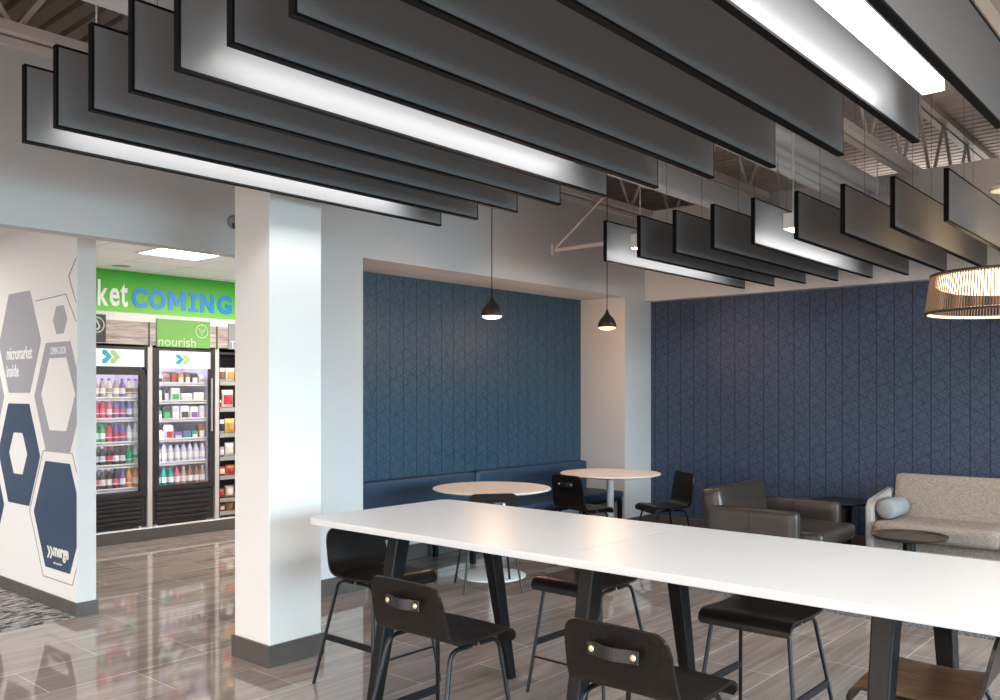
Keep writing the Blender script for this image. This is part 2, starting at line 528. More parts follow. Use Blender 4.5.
bm = BM()
box(bm, -5.62, XA, -5, 4.0, 2.57, WTOP)                 # band over the hall opening
box(bm, -6.24, XA, 4.0, YR + 0.3, 2.686, WTOP)           # band over the niche
box(bm, -6.24, XA, 4.0, 4.62, 0, 2.686)                  # pier beside the niche
box(bm, -6.24, XA, 8.49, YR + 0.3, 0, 2.686)              # pier in the corner
box(bm, -6.24, XN, 4.62, 8.49, 0, 2.686)                  # niche back
struct('wall_left', bm, M_SOFFIT)
struct('wall_niche_panel', bx(XN, XN + 0.012, 4.62, 8.49, 0.62, 2.686), M_PANY)
bm = BM()
box(bm, -6.3, 4.5, YR + 0.012, YR + 0.3, 0, 2.7)
box(bm, -6.3, 4.5, YR - 0.13, YR + 0.3, 2.665, 3.72)
struct('wall_far', bm, M_SOFFIT)
struct('wall_far_panel', bx(XA, 4.5, YR, YR + 0.012, 0.14, 2.665), M_PANX)
# far side of the room, behind and to the right of the viewer: piers, sills and heads with open daylight between
bm = BM()
box(bm, 4.5, 4.7, 9.4, 16, 0, DECK); box(bm, 4.5, 4.7, -5, 9.4, 0, 0.25); box(bm, 4.5, 4.7, -5, 9.4, 2.35, DECK)
for yy in (-5, -2.2, 0.6, 3.4, 6.2, 9.1): box(bm, 4.5, 4.7, yy, yy + 0.3, 0.25, 2.35)
struct('wall_right', bm, M_WHITE)
bm = BM()
box(bm, -13, 4.7, -5.2, -5, 0, 0.9); box(bm, -13, 4.7, -5.2, -5, 2.3, DECK)
for xx in (-13, -9, -6, -3.2, -0.4, 2.4, 4.4): box(bm, xx, xx + 0.3, -5.2, -5, 0.9, 2.3)
struct('wall_back', bm, M_WHITE)

# column
CX0, CX1, CY0, CY1 = -4.69, -4.327, 2.943, 3.312
struct('trim_wall_cap', bx(XA - 0.03, XA + 0.035, -5, YR - 0.13, WTOP - 0.015, WTOP + 0.03), M_STEEL)
struct('column', bx(CX0, CX1, CY0, CY1, 0, DECK), M_WHITE, bevel=0.004)
t = 0.014
struct('baseboard_column', bx(CX0 - t, CX1 + t, CY0 - t, CY1 + t, 0, 0.128), M_BASE)
bm = BM()
box(bm, XA, XA + 0.014, 4.0, 4.62, 0, 0.14); box(bm, XN, XA + 0.014, 4.62, 4.634, 0, 0.14)
box(bm, XN + 0.0, XN + 0.014, 4.634, 8.476, 0, 0.14)
box(bm, XN, XA + 0.014, 8.476, 8.49, 0, 0.14); box(bm, XA, XA + 0.014, 8.49, YR, 0, 0.14)
struct('baseboard_left', bm, M_BASE)
struct('baseboard_far', bx(XA + 0.014, 4.5, YR - 0.014, YR + 0.012, 0, 0.14), M_BASE)

# side hall: partition with graphics, its ceiling, the end wall with mural fridges
PX, PY = -6.334, 2.71
struct('wall_partition', bx(-13, PX, PY, PY + 0.135, 0, 2.9), M_WHITE)
bm = BM()
box(bm, -13, PX, PY - 0.012, PY, 0, 0.1); box(bm, PX, PX + 0.012, PY - 0.012, PY + 0.147, 0, 0.1)
struct('baseboard_partition', bm, M_BASE)
struct('ceiling_hall', bx(-13, -5.62, -5, 7.2, 2.87, 2.95), M_CEIL)
struct('wall_hall_side', bx(-10, -6.24, 7.0, 7.15, 0, 2.9), M_WHITE)
MX = -9.017
bm = BM()
box(bm, -9.9, -9.8, 2.87, 7.0, 0, 2.9)                    # back of the recess
box(bm, -9.8, MX, 2.87, 3.78, 0.14, 2.08)                 # left cheek
box(bm, -9.8, MX, 6.35, 7.0, 0.14, 2.08)
box(bm, -9.8, MX, 2.87, 7.0, 2.10, 2.87)                  # bulkhead the signs hang on
struct('wall_market', bm, M_WHITE)
struct('trim_divider', bx(-9.8, MX, 4.602, 4.655, 0.14, 2.10), M_GREYP)
struct('trim_divider', bx(-9.8, MX, 5.405, 5.455, 0.14, 2.10), M_GREYP)
struct('wall_plinth', bx(-9.8, MX + 0.01, 2.87, 7.0, 0, 0.128), M_BASE)
struct('trim_plinth', bx(-9.8, MX + 0.014, 2.87, 7.0, 0.128, 0.139), M_SWHITE)
# carpets
struct('floor_carpet_hall', bx(-13, -6.33, -5, 2.698, 0, 0.006), M_CARP)
struct('floor_carpet_lounge', bx(-3.6, 4.4, 6.33, YR - 0.014, 0, 0.006), M_CARP2)

# ------------------------------------------------------------------ roof steel and services
def joist(x, label):
    r = empty('roof_joist', label, 'joist', (x, 0, 0), 0, 'white roof joists above the baffles')
    for nm, z in (('bottom_chord', 3.66), ('top_chord', DECK - 0.07)):
        bm = BM()
        box(bm, -0.075, -0.012, -4.9, 15.5, z, z + 0.06); box(bm, 0.012, 0.075, -4.9, 15.5, z, z + 0.06)
        obj(nm, bm, M_STEEL, r)
    bm = BM()
    y = -4.6; up = True
    while y < 15:
        y2 = y + 0.47
        a, b = (3.69, DECK - 0.04) if up else (DECK - 0.04, 3.69)
        tube(bm, [(0, y, a), (0, y2, b)], 0.017, 6)
        y = y2; up = not up
    obj('web', bm, M_STEEL, r)
JX = (-5.46, -4.02, -2.5, -1.15, 0.35)
JL = ('leftmost white roof joist, running along the grey wall above the first baffles',
      'second white roof joist from the left wall, seen between the two baffle rows',
      'middle white roof joist with zigzag web beside the grooved white duct',
      'white roof joist over the linear lamp, its web seen above the right baffles',
      'rightmost white roof joist above the tall right baffle')
for a, b in zip(JX, JL): joist(a, b)

r = empty('ribbed_duct', 'white duct with four lengthwise grooves hanging above the gap between baffle rows', 'duct', (-2.68, 0, 3.50))
for k in range(4):
    bm = BM(); tube(bm, [(-0.125 * k, -1.0, 0), (-0.125 * k, 8.5, 0), (-0.125 * k, 8.55, 0)], [0.060, 0.060, 0.03], 14)
    obj('duct_tube', bm, M_DUCT, r, smooth=50)
for yy in (1.0, 4.0, 7.0):
    bm = BM(); box(bm, -0.5, 0.07, yy, yy + 0.04, 0.055, 0.075); tube(bm, [(-0.2, yy + 0.02, 0.06), (-0.2, yy + 0.02, DECK - 3.50)], 0.006, 6); obj('hanger', bm, M_STEEL, r)
r = empty('round_duct', 'round white air duct running behind the middle of the baffles', 'duct', (-3.96, 0, 3.47))
bm = BM(); tube(bm, [(0, -1, 0), (0, 8.9, 0)], 0.118, 20); obj('duct_body', bm, M_DUCT, r, smooth=50)
for yy in (0.5, 2.0, 3.5, 5.0, 6.5, 8.0):
    bm = BM(); tube(bm, [(0, yy, 0), (0, yy + 0.05, 0)], 0.123, 20); obj('joint_band', bm, M_DUCT, r, smooth=50)
r = empty('wall_brace', 'white pipe brace standing out from the grey wall above the pendants', 'brace', (XA, 7.18, 3.06))
bm = BM(); tube(bm, [(0, 0, 0), (0.62, 0, 0.0)], 0.022, 8); obj('strut', bm, M_STEEL, r, smooth=50)
bm = BM(); tube(bm, [(0.01, 0, 0.02), (0.6, 0, 0.45), (0.62, 0, 0.46)], 0.012, 8); obj('diagonal', bm, M_STEEL, r, smooth=50)
o = obj('plate', bx(0, 0.012, -0.06, 0.06, -0.06, 0.06), M_STEEL, r)
r = empty('wall_sensor', 'small grey sensor on the grey wall left of the column top', 'sensor', (XA, 3.43, 2.80))
bm = BM(); lathe(bm, [(0, 0), (0.045, 0), (0.045, 0.03), (0.03, 0.045), (0, 0.05)], 16, M=Matrix.Rotation(PI / 2, 4, 'Y')); obj('sensor_base', bm, M_MGREY, r, smooth=40)
bm = BM(); lathe(bm, [(0, -0.04), (0.03, -0.03), (0.035, 0), (0, 0.01)], 16, c=(0.05, 0, -0.02)); obj('sensor_dome', bm, M_DGREY, r, smooth=40)

# ------------------------------------------------------------------ ceiling baffles
ZB0, ZB1, BT = 2.70, 3.045, 0.031
def baffle_proto(L):
    r = empty('ceiling_baffle', 'x', 'baffle', (0, 0, 0))
    obj('panel', bx(0.002, BT - 0.002, 0.010, L - 0.010, ZB0 + 0.010, ZB1 - 0.010), M_BAFFLE, r)
    bm = BM()
    box(bm, 0, BT, 0, L, ZB0, ZB0 + 0.010); box(bm, 0, BT, 0, L, ZB1 - 0.010, ZB1)
    box(bm, 0, BT, 0, 0.010, ZB0 + 0.010, ZB1 - 0.010); box(bm, 0.003, BT - 0.003, L - 0.010, L, ZB0 + 0.010, ZB1 - 0.010)
    obj('edge_band', bm, M_BLACK, r)
    for yy in (0.45, L - 0.45):
        bm = BM(); tube(bm, [(BT / 2, yy, ZB1), (BT / 2, yy, DECK)], 0.0022, 5); obj('suspension_cable', bm, M_CABLE, r)
    return r
ORD = ['leftmost', 'second', 'third', 'fourth', 'fifth', 'sixth', 'seventh', 'eighth', 'ninth', 'tenth', 'rightmost']
L1, L2 = 2.60, 2.63
P1 = baffle_proto(L1)
for k in range(11):
    if k in (0, 4, 9):
        lb = {0: 'leftmost grey baffle in the near row, its lower face lit white',
              4: 'fifth grey baffle from the left in the near row, lower face lit white',
              9: 'tenth grey baffle in the near row, lit white by the bright bar lamp beside it'}[k]
    elif k == 10: lb = 'rightmost grey baffle in the near row, tall in the upper right corner'
    else: lb = ORD[k] + ' grey baffle from the left in the near row, unlit'
    loc = (-4.135 + 0.33 * k, 1.53, 0)
    if k == 0: P1.location = loc; tag(P1, lb, group='near row of ceiling baffles')
    else: dup(P1, loc, 0, lb, 'near row of ceiling baffles')
P2 = baffle_proto(L2)
for k in range(9):
    if k in (0, 4):
        lb = {0: 'leftmost grey baffle in the far row, lower face lit white, above the corner',
              4: 'fifth grey baffle from the left in the far row, lower face lit white'}[k]
    elif k == 8: lb = 'rightmost grey baffle in the far row, above the slatted drum lamp'
    else: lb = ORD[k] + ' grey baffle from the left in the far row, unlit'
    loc = (-4.19 + 0.3306 * k, 6.15, 0)
    if k == 0: P2.location = loc; tag(P2, lb, group='far row of ceiling baffles')
    else: dup(P2, loc, 0, lb, 'far row of ceiling baffles')

def linear_light(x, y0, y1, label, z0=2.80, top=None):
    r = empty('linear_light', label, 'ceiling lamp', (x, 0, z0), 0, 'linear lamps hung between the baffles')
    bm = BM(); box(bm, -0.042, 0.042, y0 + 0.012, y1 - 0.012, 0.04, 0.115); box(bm, -0.042, 0.042, y0, y0 + 0.012, 0.004, 0.115); box(bm, -0.042, 0.042, y1 - 0.012, y1, 0.004, 0.115); obj('housing', bm, M_HOUSING, r)
    obj('diffuser', bx(-0.040, 0.040, y0 + 0.012, y1 - 0.012, 0, 0.04), M_LED, r)
    obj('added_uplight', bx(-0.03, 0.03, y0 + 0.05, y1 - 0.05, 0.115, 0.118), M_UP, r)  # glow added on top of the housing to brighten the deck
    for yy in (y0 + 0.08, y1 - 0.08):
        bm = BM(); tube(bm, [(0, yy, 0.115), (0, yy, (top or DECK) - z0)], 0.004, 6); obj('suspension_cable', bm, M_HOUSING, r)
for k, lb in ((0, 'long white bar lamp hidden between the first two baffles of the near row'),
              (4, 'long white bar lamp tucked beside the fifth baffle of the near row'),
              (9, 'bright white bar lamp glowing between the last two baffles at upper right')):
    linear_light(-4.135 + 0.33 * k + 0.175, 1.70, 3.80, lb, top={0: 3.347, 4: 3.44}.get(k))
for k, lb in ((0, 'white bar lamp end hanging beside the leftmost baffle of the far row'),
              (4, 'white bar lamp end hanging between the fifth and sixth baffles of the far row')):
    linear_light(-4.19 + 0.3306 * k + 0.25, 6.25, 8.30, lb, top=3.347 if k == 0 else None)

# ------------------------------------------------------------------ communal table
TX0, TX1, TY0, TY1, TZ = -3.665, -0.43, 2.70, 3.72, 0.96
T = empty('communal_table', 'long white counter-height table on splayed black legs in the foreground', 'table', ((TX0 + TX1) / 2, 3.21, 0))
ox, oy = (TX0 + TX1) / 2, 3.21
for x0, x1 in ((TX0 - ox, -2.0702 - ox), (-2.0698 - ox, TX1 - ox)):
    bm = BM()
    pts = rrect(x0, x1, TY0 - oy, TY1 - oy, 0.002, 2)
    if x0 < -1:
        pts = [q for q in rrect(x0, x1 + 0.2, TY0 - oy, TY1 - oy, 0.07, 6) if q[0] < x1]
        pts = [(x1, TY0 - oy)] + [q for q in pts if q[0] < 0][::1]
        a = rrect(x0, x1, TY0 - oy, TY1 - oy, 0.07, 6)
        pts = [(x1, TY0 - oy), (x1, TY1 - oy)] + [q for q in a if q[0] < x0 + 0.0701]
    else:
        a = rrect(x0, x1, TY0 - oy, TY1 - oy, 0.07, 6)
        pts = [q for q in a if q[0] > x1 - 0.0701] + [(x0, TY1 - oy), (x0, TY0 - oy)]
        # order: start lower right corner arc, upper right arc, then left side
    prism(bm, pts, 'z', TZ - 0.032, TZ)
    obj('tabletop', bm, M_TABLE, T, bevel=0.004)
def tleg(x, s, first=False):
    bm = BM()
    zt = TZ - 0.033
    y0, y1 = s * 0.315, s * 0.51            # top, foot
    w0, w1, d0, d1 = 0.036, 0.024, 0.045, 0.028
    vs = []
    for z, y, w, d in ((0.0, y1, w1, d1), (zt, y0, w0, d0)):
        for sx, sy in ((-1, -1), (1, -1), (1, 1), (-1, 1)):
            vs.append(bm.verts.new((x + sx * w, y + sy * d, z)))
    for f in ((0, 3, 2, 1), (4, 5, 6, 7), (0, 1, 5, 4), (1, 2, 6, 5), (2, 3, 7, 6), (3, 0, 4, 7)): bm.faces.new([vs[i] for i in f])
    obj('leg', bm, M_LEGW, T, bevel=0.006)
for x in (-3.16 - ox, -2.02 - ox, -0.89 - ox):
    for s in (-1, 1): tleg(x, s)
    obj('crossbar', bx(x - 0.03, x + 0.03, -0.34, 0.34, TZ - 0.085, TZ - 0.033), M_LEGW, T)

# ------------------------------------------------------------------ stools and chairs (face +Y locally)
def seat_profile(zs, zt, yb=-0.192, yf=0.185, lean=0.075, roll=True):
    p = []
    if roll: p += [(yf + 0.012, zs - 0.050), (yf + 0.012, zs - 0.034), (yf + 0.006, zs - 0.017), (yf - 0.010, zs - 0.005), (yf - 0.030, zs)]
    else: p += [(yf, zs - 0.004), (yf - 0.03, zs)]
    p += [(0.05, zs - 0.006), (-0.05, zs - 0.008), (yb + 0.06, zs - 0.003)]
    R = 0.065
    p += [(yb + 0.045, zs), (yb + 0.018, zs + 0.012), (yb, zs + 0.032), (yb - 0.012, zs + 0.062)]
    z0 = zs + 0.062
    for k in range(1, 9):
        f = k / 8
        p.append((yb - 0.012 - lean * f, z0 + (zt - z0) * f))
    return p

def make_seat_shell(zs, zt, hw_s, hw_b, lean):
    pr = seat_profile(zs, zt, lean=lean)
    hw = []
    n = len(pr)
    zc = zt - 0.06
    for i, (y, z) in enumerate(pr):
        if z < zs + 0.03:
            w = hw_s - (0.012 if i == 0 else 0)
        else:
            f = (z - zs) / (zt - zs)
            w = hw_s + (hw_b - hw_s) * f
        hw.append(w)
    # round the two top corners
    r = 0.055
    keep = [i for i in range(n) if pr[i][1] < zt - r - 0.004]
    prt = [pr[i] for i in keep]; hwt = [hw[i] for i in keep]
    (ya, za), (yc, zc2) = pr[-3], pr[-1]
    wr = hw[-1]
    for k in range(0, 10):
        an = k / 9 * PI / 2
        zz = zt - r + r * math.sin(an)
        prt.append((ya + (yc - ya) * (zz - za) / (zc2 - za), zz)); hwt.append(wr - r * (1 - math.cos(an)) + (0.001 if k == 0 else 0))
    bm = BM()
    shell(bm, prt, hwt, 0.012, 10, dish=0.004)
    return bm, pr

def strap(r, yb, z, w):
    o = obj('leather_handle', BMstrap(yb, z, w), M_STRAP, r, bevel=0.002)
    for sx in (-1, 1):
        bm = BM(); lathe(bm, [(0, 0), (0.010, 0), (0.011, 0.002), (0.009, 0.005), (0.004, 0.006), (0.003, 0.004), (0, 0.004)], 14, M=Matrix.Translation((sx * (w - 0.018), yb - 0.010, z)) @ Matrix.Rotation(PI / 2, 4, 'X'))
        b = obj('bolt', bm, M_BRASS, o, smooth=40)
        b['label'] = 'pale brass bolt'

def BMstrap(yb, z, w):
    bm = BM()
    n = 14
    for i in range(n):
        a, b = -w + 2 * w * i / n, -w + 2 * w * (i + 1) / n
        def off(x): return -0.004 - 0.018 * max(0, 1 - (x / (w - 0.035)) ** 2) if abs(x) < w - 0.035 else -0.004
        ya, yb2 = yb + off(a), yb + off(b)
        vs = [bm.verts.new(c) for c in ((a, ya, z - 0.022), (b, yb2, z - 0.022), (b, yb2, z + 0.022), (a, ya, z + 0.022),
                                        (a, ya - 0.005, z - 0.022), (b, yb2 - 0.005, z - 0.022), (b, yb2 - 0.005, z + 0.022), (a, ya - 0.005, z + 0.022))]
        for f in ((0, 1, 2, 3), (4, 7, 6, 5), (0, 4, 5, 1), (3, 2, 6, 7)): bm.faces.new([vs[i] for i in f])
        if i == 0: bm.faces.new([vs[i] for i in (0, 3, 7, 4)])
        if i == n - 1: bm.faces.new([vs[i] for i in (1, 5, 6, 2)])
    bmesh.ops.remove_doubles(bm, verts=bm.verts, dist=1e-5)
    return bm

def bent_leg(top_in, top, foot, r):
    """a tube that starts under the seat, bends and drops to the floor"""
    a, b, c = Vector(top_in), Vector(top), Vector(foot)
    pts = [a]
    d1 = (a - b).normalized(); d2 = (c - b).normalized()
    rr = 0.05
    for k in range(7):
        f = k / 6
        q0 = b + d1 * rr * (1 - f); q1 = b + d2 * rr * f
        pts.append(q0.lerp(q1, f))
    pts.append(c)
    bm = BM(); tube(bm, pts, r, 10)
    return bm

def make_chair(name, label, cat, zs, zt, bars):
    r = empty(name, label, cat)
    hs, hb = 0.215, 0.200
    lean = 0.040
    bm, pr = make_seat_shell(zs, zt, hs, hb, lean)
    obj('seat_shell', bm, M_PLY, r, smooth=40)
    zz = zt - 0.085
    yb = -0.204 - lean * (zz - zs - 0.062) / (zt - zs - 0.062) - 0.012
    strap(r, yb, zz, 0.098)
    u = zs - 0.028
    rad = 0.0095
    ff, fr = (0.245, 0.20, 0), (0.245, -0.285, 0)
    if not bars: ff, fr = (0.235, 0.22, 0), (0.235, -0.235, 0)
    feet = {}
    for sx in (-1, 1):
        for nm, tp, ft in (('f', (0.178, 0.135), ff), ('r', (0.178, -0.15), fr)):
            foot = (sx * ft[0], ft[1], 0)
            top = (sx * tp[0], tp[1], u)
            obj('leg', bent_leg((sx * tp[0], tp[1] * 0.2, u), top, foot, rad), M_FRAME, r, smooth=50)
            feet[(sx, nm)] = (Vector(top), Vector(foot))
    def on(sx, nm, z):
        t, f = feet[(sx, nm)]
        return f.lerp(t, z / t.z)
    # short brackets under the seat
    bm = BM(); tube(bm, [(-0.178, 0.0, u), (0.178, 0.0, u)], rad, 8); obj('under_bar', bm, M_FRAME, r, smooth=50)
    if bars:
        for sx in (-1, 1):
            a, b = on(sx, 'f', 0.265), on(sx, 'r', 0.265)
            bm = BM()
            n = 0.005
            vs = [bm.verts.new(c) for c in ((a.x - n, a.y, a.z - .017), (a.x + n, a.y, a.z - .017), (a.x + n, a.y, a.z + .017), (a.x - n, a.y, a.z + .017),
                                            (b.x - n, b.y, b.z - .017), (b.x + n, b.y, b.z - .017), (b.x + n, b.y, b.z + .017), (b.x - n, b.y, b.z + .017))]
            for f in ((0, 1, 2, 3), (4, 7, 6, 5), (0, 4, 5, 1), (1, 5, 6, 2), (2, 6, 7, 3), (3, 7, 4, 0)): bm.faces.new([vs[i] for i in f])
            obj('side_bar', bm, M_FRAME, r)
        bm = BM(); tube(bm, [on(-1, 'f', 0.19), on(1, 'f', 0.19)], 0.0065, 8); obj('footrest', bm, M_FRAME, r, smooth=50)
    return r

G = 'black counter stools around the long white table'
S = make_chair('counter_stool', 'x', 'stool', 0.605, 0.845, True)
stools = [(-2.575, 2.61, 0, 'black counter stool with its back to the viewer, nearer the left table end'),
          (-1.57, 2.60, 0.0, 'black counter stool with its back to the viewer, in the middle of the near side'),
          (-3.63, 3.19, -PI / 2, 'black counter stool at the left head of the long table, beside the column'),
          (-2.70, 3.81, PI, 'black counter stool on the far side, left of the table seam, facing the viewer'),
          (-1.71, 3.79, PI, 'black counter stool on the far side, right of the middle, facing the viewer'),
          (-0.855, 3.21, PI / 2 + 0.05, 'black counter stool with brown light on its seat, tucked under the right table end')]
for i, (x, y, a, lb) in enumerate(stools):
    if i == 0: S.location = (x, y, 0); S.rotation_euler = (0, 0, a); tag(S, lb, group=G)
    else:
        d = dup(S, (x, y, 0), a, lb, G)
        if i == 5:                                   # brown light on this black seat, put into its colour
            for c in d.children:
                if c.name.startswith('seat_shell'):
                    c.data = c.data.copy(); c.data.materials.append(M_SEATLIT)
                    c['label'] = 'black seat shell with brown light on its seat'
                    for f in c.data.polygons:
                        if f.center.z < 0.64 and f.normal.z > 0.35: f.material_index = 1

G = 'black dining chairs at the round tables'
D = make_chair('dining_chair', 'x', 'chair', 0.46, 0.79, False)
def face(dx, dy): return math.atan2(dy, dx) - PI / 2
chairs = [(-4.76, 5.32, face(-0.8, 0.6), 'black dining chair pulled in under the left round table'),
          (-5.02, 7.02, face(0.15, 1.0), 'black dining chair with its back to the viewer, between the round tables'),
          (-4.50, 7.66, face(-0.55, -0.83), 'black dining chair seen sideways in front of the navy wall')]
for i, (x, y, a, lb) in enumerate(chairs):
    if i == 0: D.location = (x, y, 0); D.rotation_euler = (0, 0, a); tag(D, lb, group=G)
    else: dup(D, (x, y, 0), a, lb, G)

# ------------------------------------------------------------------ round tables
RT = empty('round_table', 'x', 'table')
bm = BM(); lathe(bm, [(0, 0.738), (0.46, 0.738), (0.512, 0.752), (0.515, 0.757), (0.515, 0.760), (0.510, 0.764), (0, 0.764)], 64); obj('tabletop', bm, M_MAPLE, RT, smooth=30)
bm = BM(); lathe(bm, [(0, 0.70), (0.036, 0.70), (0.036, 0.02), (0.05, 0.016), (0, 0.016)], 24); obj('column', bm, M_TW, RT, smooth=40)
bm = BM(); lathe(bm, [(0, 0), (0.296, 0), (0.296, 0.006), (0.28, 0.012), (0.05, 0.018), (0, 0.018)], 48); obj('base', bm, M_TW, RT, smooth=30)
bm = BM(); box(bm, -0.2, 0.2, -0.025, 0.025, 0.70, 0.738); box(bm, -0.025, 0.025, -0.2, 0.2, 0.70, 0.738); obj('bracket', bm, M_TW, RT)
RT.location = (-5.05, 5.70, 0)
tag(RT, 'pale round cafe table on a white disc base, nearer, in front of the blue bench', group='round cafe tables')
dup(RT, (-5.05, 7.54, 0), 0, 'pale round cafe table farther back, next to the room corner', 'round cafe tables')

# ------------------------------------------------------------------ bench in the niche
Bn = empty('banquette_bench', 'long blue upholstered bench along the back of the niche', 'bench', (XN, 4.72, 0))
for a, b in ((0, 1.80), (1.81, 3.74)):
    bm = BM(); softbox(bm, 0.016, 0.13, a, b, 0.40, 0.79, 0.03); obj('backrest', bm, M_BLUE, Bn, smooth=60)
    bm = BM(); softbox(bm, 0.10, 0.63, a, b + (0.02 if b > 3 else 0), 0.385, 0.47, 0.03, puff=0.01); obj('seat', bm, M_BLUE, Bn, smooth=60)
obj('seat_frame', bx(0.08, 0.60, 0.0, 3.75, 0.355, 0.388), M_FRAME, Bn)
for yy in (0.02, 1.25, 2.5, 3.72):
    bm = BM(); box(bm, 0.575, 0.615, yy - 0.02, yy + 0.02, 0, 0.355); obj('leg', bm, M_FRAME, Bn)
    bm = BM(); box(bm, 0.08, 0.12, yy - 0.02, yy + 0.02, 0, 0.355); obj('leg', bm, M_FRAME, Bn)

# ------------------------------------------------------------------ small pendants
PD = empty('pendant_light', 'x', 'pendant lamp')
bm = BM(); lathe(bm, [(0.004, 0.190), (0.010, 0.185), (0.014, 0.165), (0.024, 0.14), (0.048, 0.112), (0.074, 0.08), (0.090, 0.045), (0.094, 0.02), (0.093, 0.0), (0.089, 0.0), (0.088, 0.03), (0.07, 0.075), (0.01, 0.13)], 32)
obj('shade', bm, M_PEND, PD, smooth=50)
bm = BM(); lathe(bm, [(0, -0.022), (0.06, -0.018), (0.083, -0.004), (0.085, 0.004), (0, 0.012)], 28); obj('diffuser', bm, M_GLOW, PD, smooth=50)
bm = BM(); tube(bm, [(0, 0, 0.18), (0, 0, DECK - 2.25)], 0.004, 6); obj('cord', bm, M_BLACK, PD)
PD.location = (-5.05, 5.70, 2.255)
tag(PD, 'dark teardrop pendant lamp over the nearer round table', group='teardrop pendants')
dup(PD, (-5.05, 7.48, 2.255), 0, 'dark teardrop pendant lamp over the farther round table, by the niche edge', 'teardrop pendants')

# ------------------------------------------------------------------ drum lamp over the lounge
DX, DY, DZ = -1.43, 7.38, 2.19
DL = empty('drum_pendant', 'large slatted wooden drum lamp glowing warm at the right edge', 'pendant lamp', (DX, DY, DZ))
R0, R1, HH = 0.545, 0.505, 0.285
bm = BM()
NS = 150
for k in range(NS):
    a = 2 * PI * k / NS
    Mx = Matrix.Rotation(a, 4, 'Z')
    vs = []
    for z, rr in ((0.0, R0), (HH, R1)):
        for dr in (0, 0.006):
            for dt in (-0.0036, 0.0036): vs.append(bm.verts.new(Mx @ Vector((rr - dr, dt, z))))
    for f in ((0, 1, 3, 2), (4, 6, 7, 5), (0, 4, 5, 1), (2, 3, 7, 6), (0, 2, 6, 4), (1, 5, 7, 3)): bm.faces.new([vs[i] for i in f])
obj('slatted_shade', bm, M_SLAT, DL)
bm = BM(); lathe(bm, [(R0 + 0.004, -0.008), (R0 + 0.004, 0.010), (R0 - 0.016, 0.010), (R0 - 0.016, -0.008), (R0 + 0.004, -0.008)], 72); obj('bottom_ring', bm, M_RIM, DL, smooth=30)
bm = BM(); lathe(bm, [(R0 - 0.017, -0.006), (R0 - 0.024, -0.004), (R0 - 0.024, 0.014), (R0 - 0.017, 0.012)], 72); obj('glowing_rim', bm, M_RIMGLOW, DL, smooth=30)
bm = BM(); lathe(bm, [(R1 + 0.004, HH - 0.008), (R1 + 0.004, HH + 0.010), (R1 - 0.016, HH + 0.010), (R1 - 0.016, HH - 0.008), (R1 + 0.004, HH - 0.008)], 72); obj('top_ring', bm, M_RIM, DL, smooth=30)
bm = BM(); lathe(bm, [(0, 0.135), (0.12, 0.138), (0.24, 0.150), (0.36, 0.165), (0.44, 0.19), (0.482, 0.225), (0.492, HH - 0.016)], 64); obj('diffuser', bm, M_DRUMGLOW, DL, smooth=50)
bm = BM()
tube(bm, [(0, 0, 0.16), (0, 0, 0.92)], 0.004, 6)
for k in range(3):
    a = 2 * PI * k / 3 + 0.5
    tube(bm, [(R1 * 0.97 * math.cos(a), R1 * 0.97 * math.sin(a), HH), (0, 0, HH + 0.01)], 0.003, 5)
obj('suspension_wire', bm, M_HOUSING, DL)
bm = BM(); lathe(bm, [(0, 0.90), (0.10, 0.905), (0.105, 0.93), (0.04, 0.97), (0.012, 0.99), (0, 0.99)], 28); obj('canopy', bm, M_HOUSING, DL, smooth=40)
bm = BM(); tube(bm, [(0, 0, 0.98), (0, 0, DECK - DZ)], 0.008, 8); obj('stem', bm, M_STEEL, DL)

# ------------------------------------------------------------------ lounge
AC = empty('armchair', 'brown leather armchair with thin arms facing right', 'armchair', (-3.28, 7.53, 0))
ax, ay = -3.28, 7.53
bm = BM(); softbox(bm, -3.62 - ax, -2.93 - ax, 7.10 - ay, 7.94 - ay, 0.12, 0.30, 0.03); obj('base', bm, M_LEATHER, AC, smooth=60)
bm = BM(); softbox(bm, -3.55 - ax, -2.70 - ax, 7.115 - ay, 7.925 - ay, 0.29, 0.435, 0.045, puff=0.02); obj('seat_cushion', bm, M_LEATHER, AC, smooth=60)
Mb = Matrix.Translation((-3.60 - ax, 0, 0.28)) @ Matrix.Rotation(-0.16, 4, 'Y')
bm = BM(); softbox(bm, -0.10, 0.10, 7.02 - ay, 8.02 - ay, 0.0, 0.475, 0.06, M=Mb); obj('backrest', bm, M_LEATHER, AC, smooth=60)
for y0, y1 in ((7.0, 7.11), (7.93, 8.04)):
    bm = BM()
    softbox(bm, -3.72 - ax, -2.865 - ax, y0 - ay, y1 - ay, 0.10, 0.605, 0.04)
    o = obj('armrest', bm, M_LEATHER, AC, smooth=60)
    bm = BM()
    box(bm, -3.285 - ax, -3.28 - ax, y0 - 0.0015 - ay, y1 + 0.0015 - ay, 0.12, 0.58)
    obj('seam', bm, M_STRAP, o)
for sx in (-3.62, -2.96):
    for yy in (7.08, 7.96):
        bm = BM(); tube(bm, [(sx - ax, yy - ay, 0.12), (sx - ax, yy - ay, 0.006)], [0.022, 0.014], 10); obj('leg', bm, M_BTAB, AC, smooth=50)

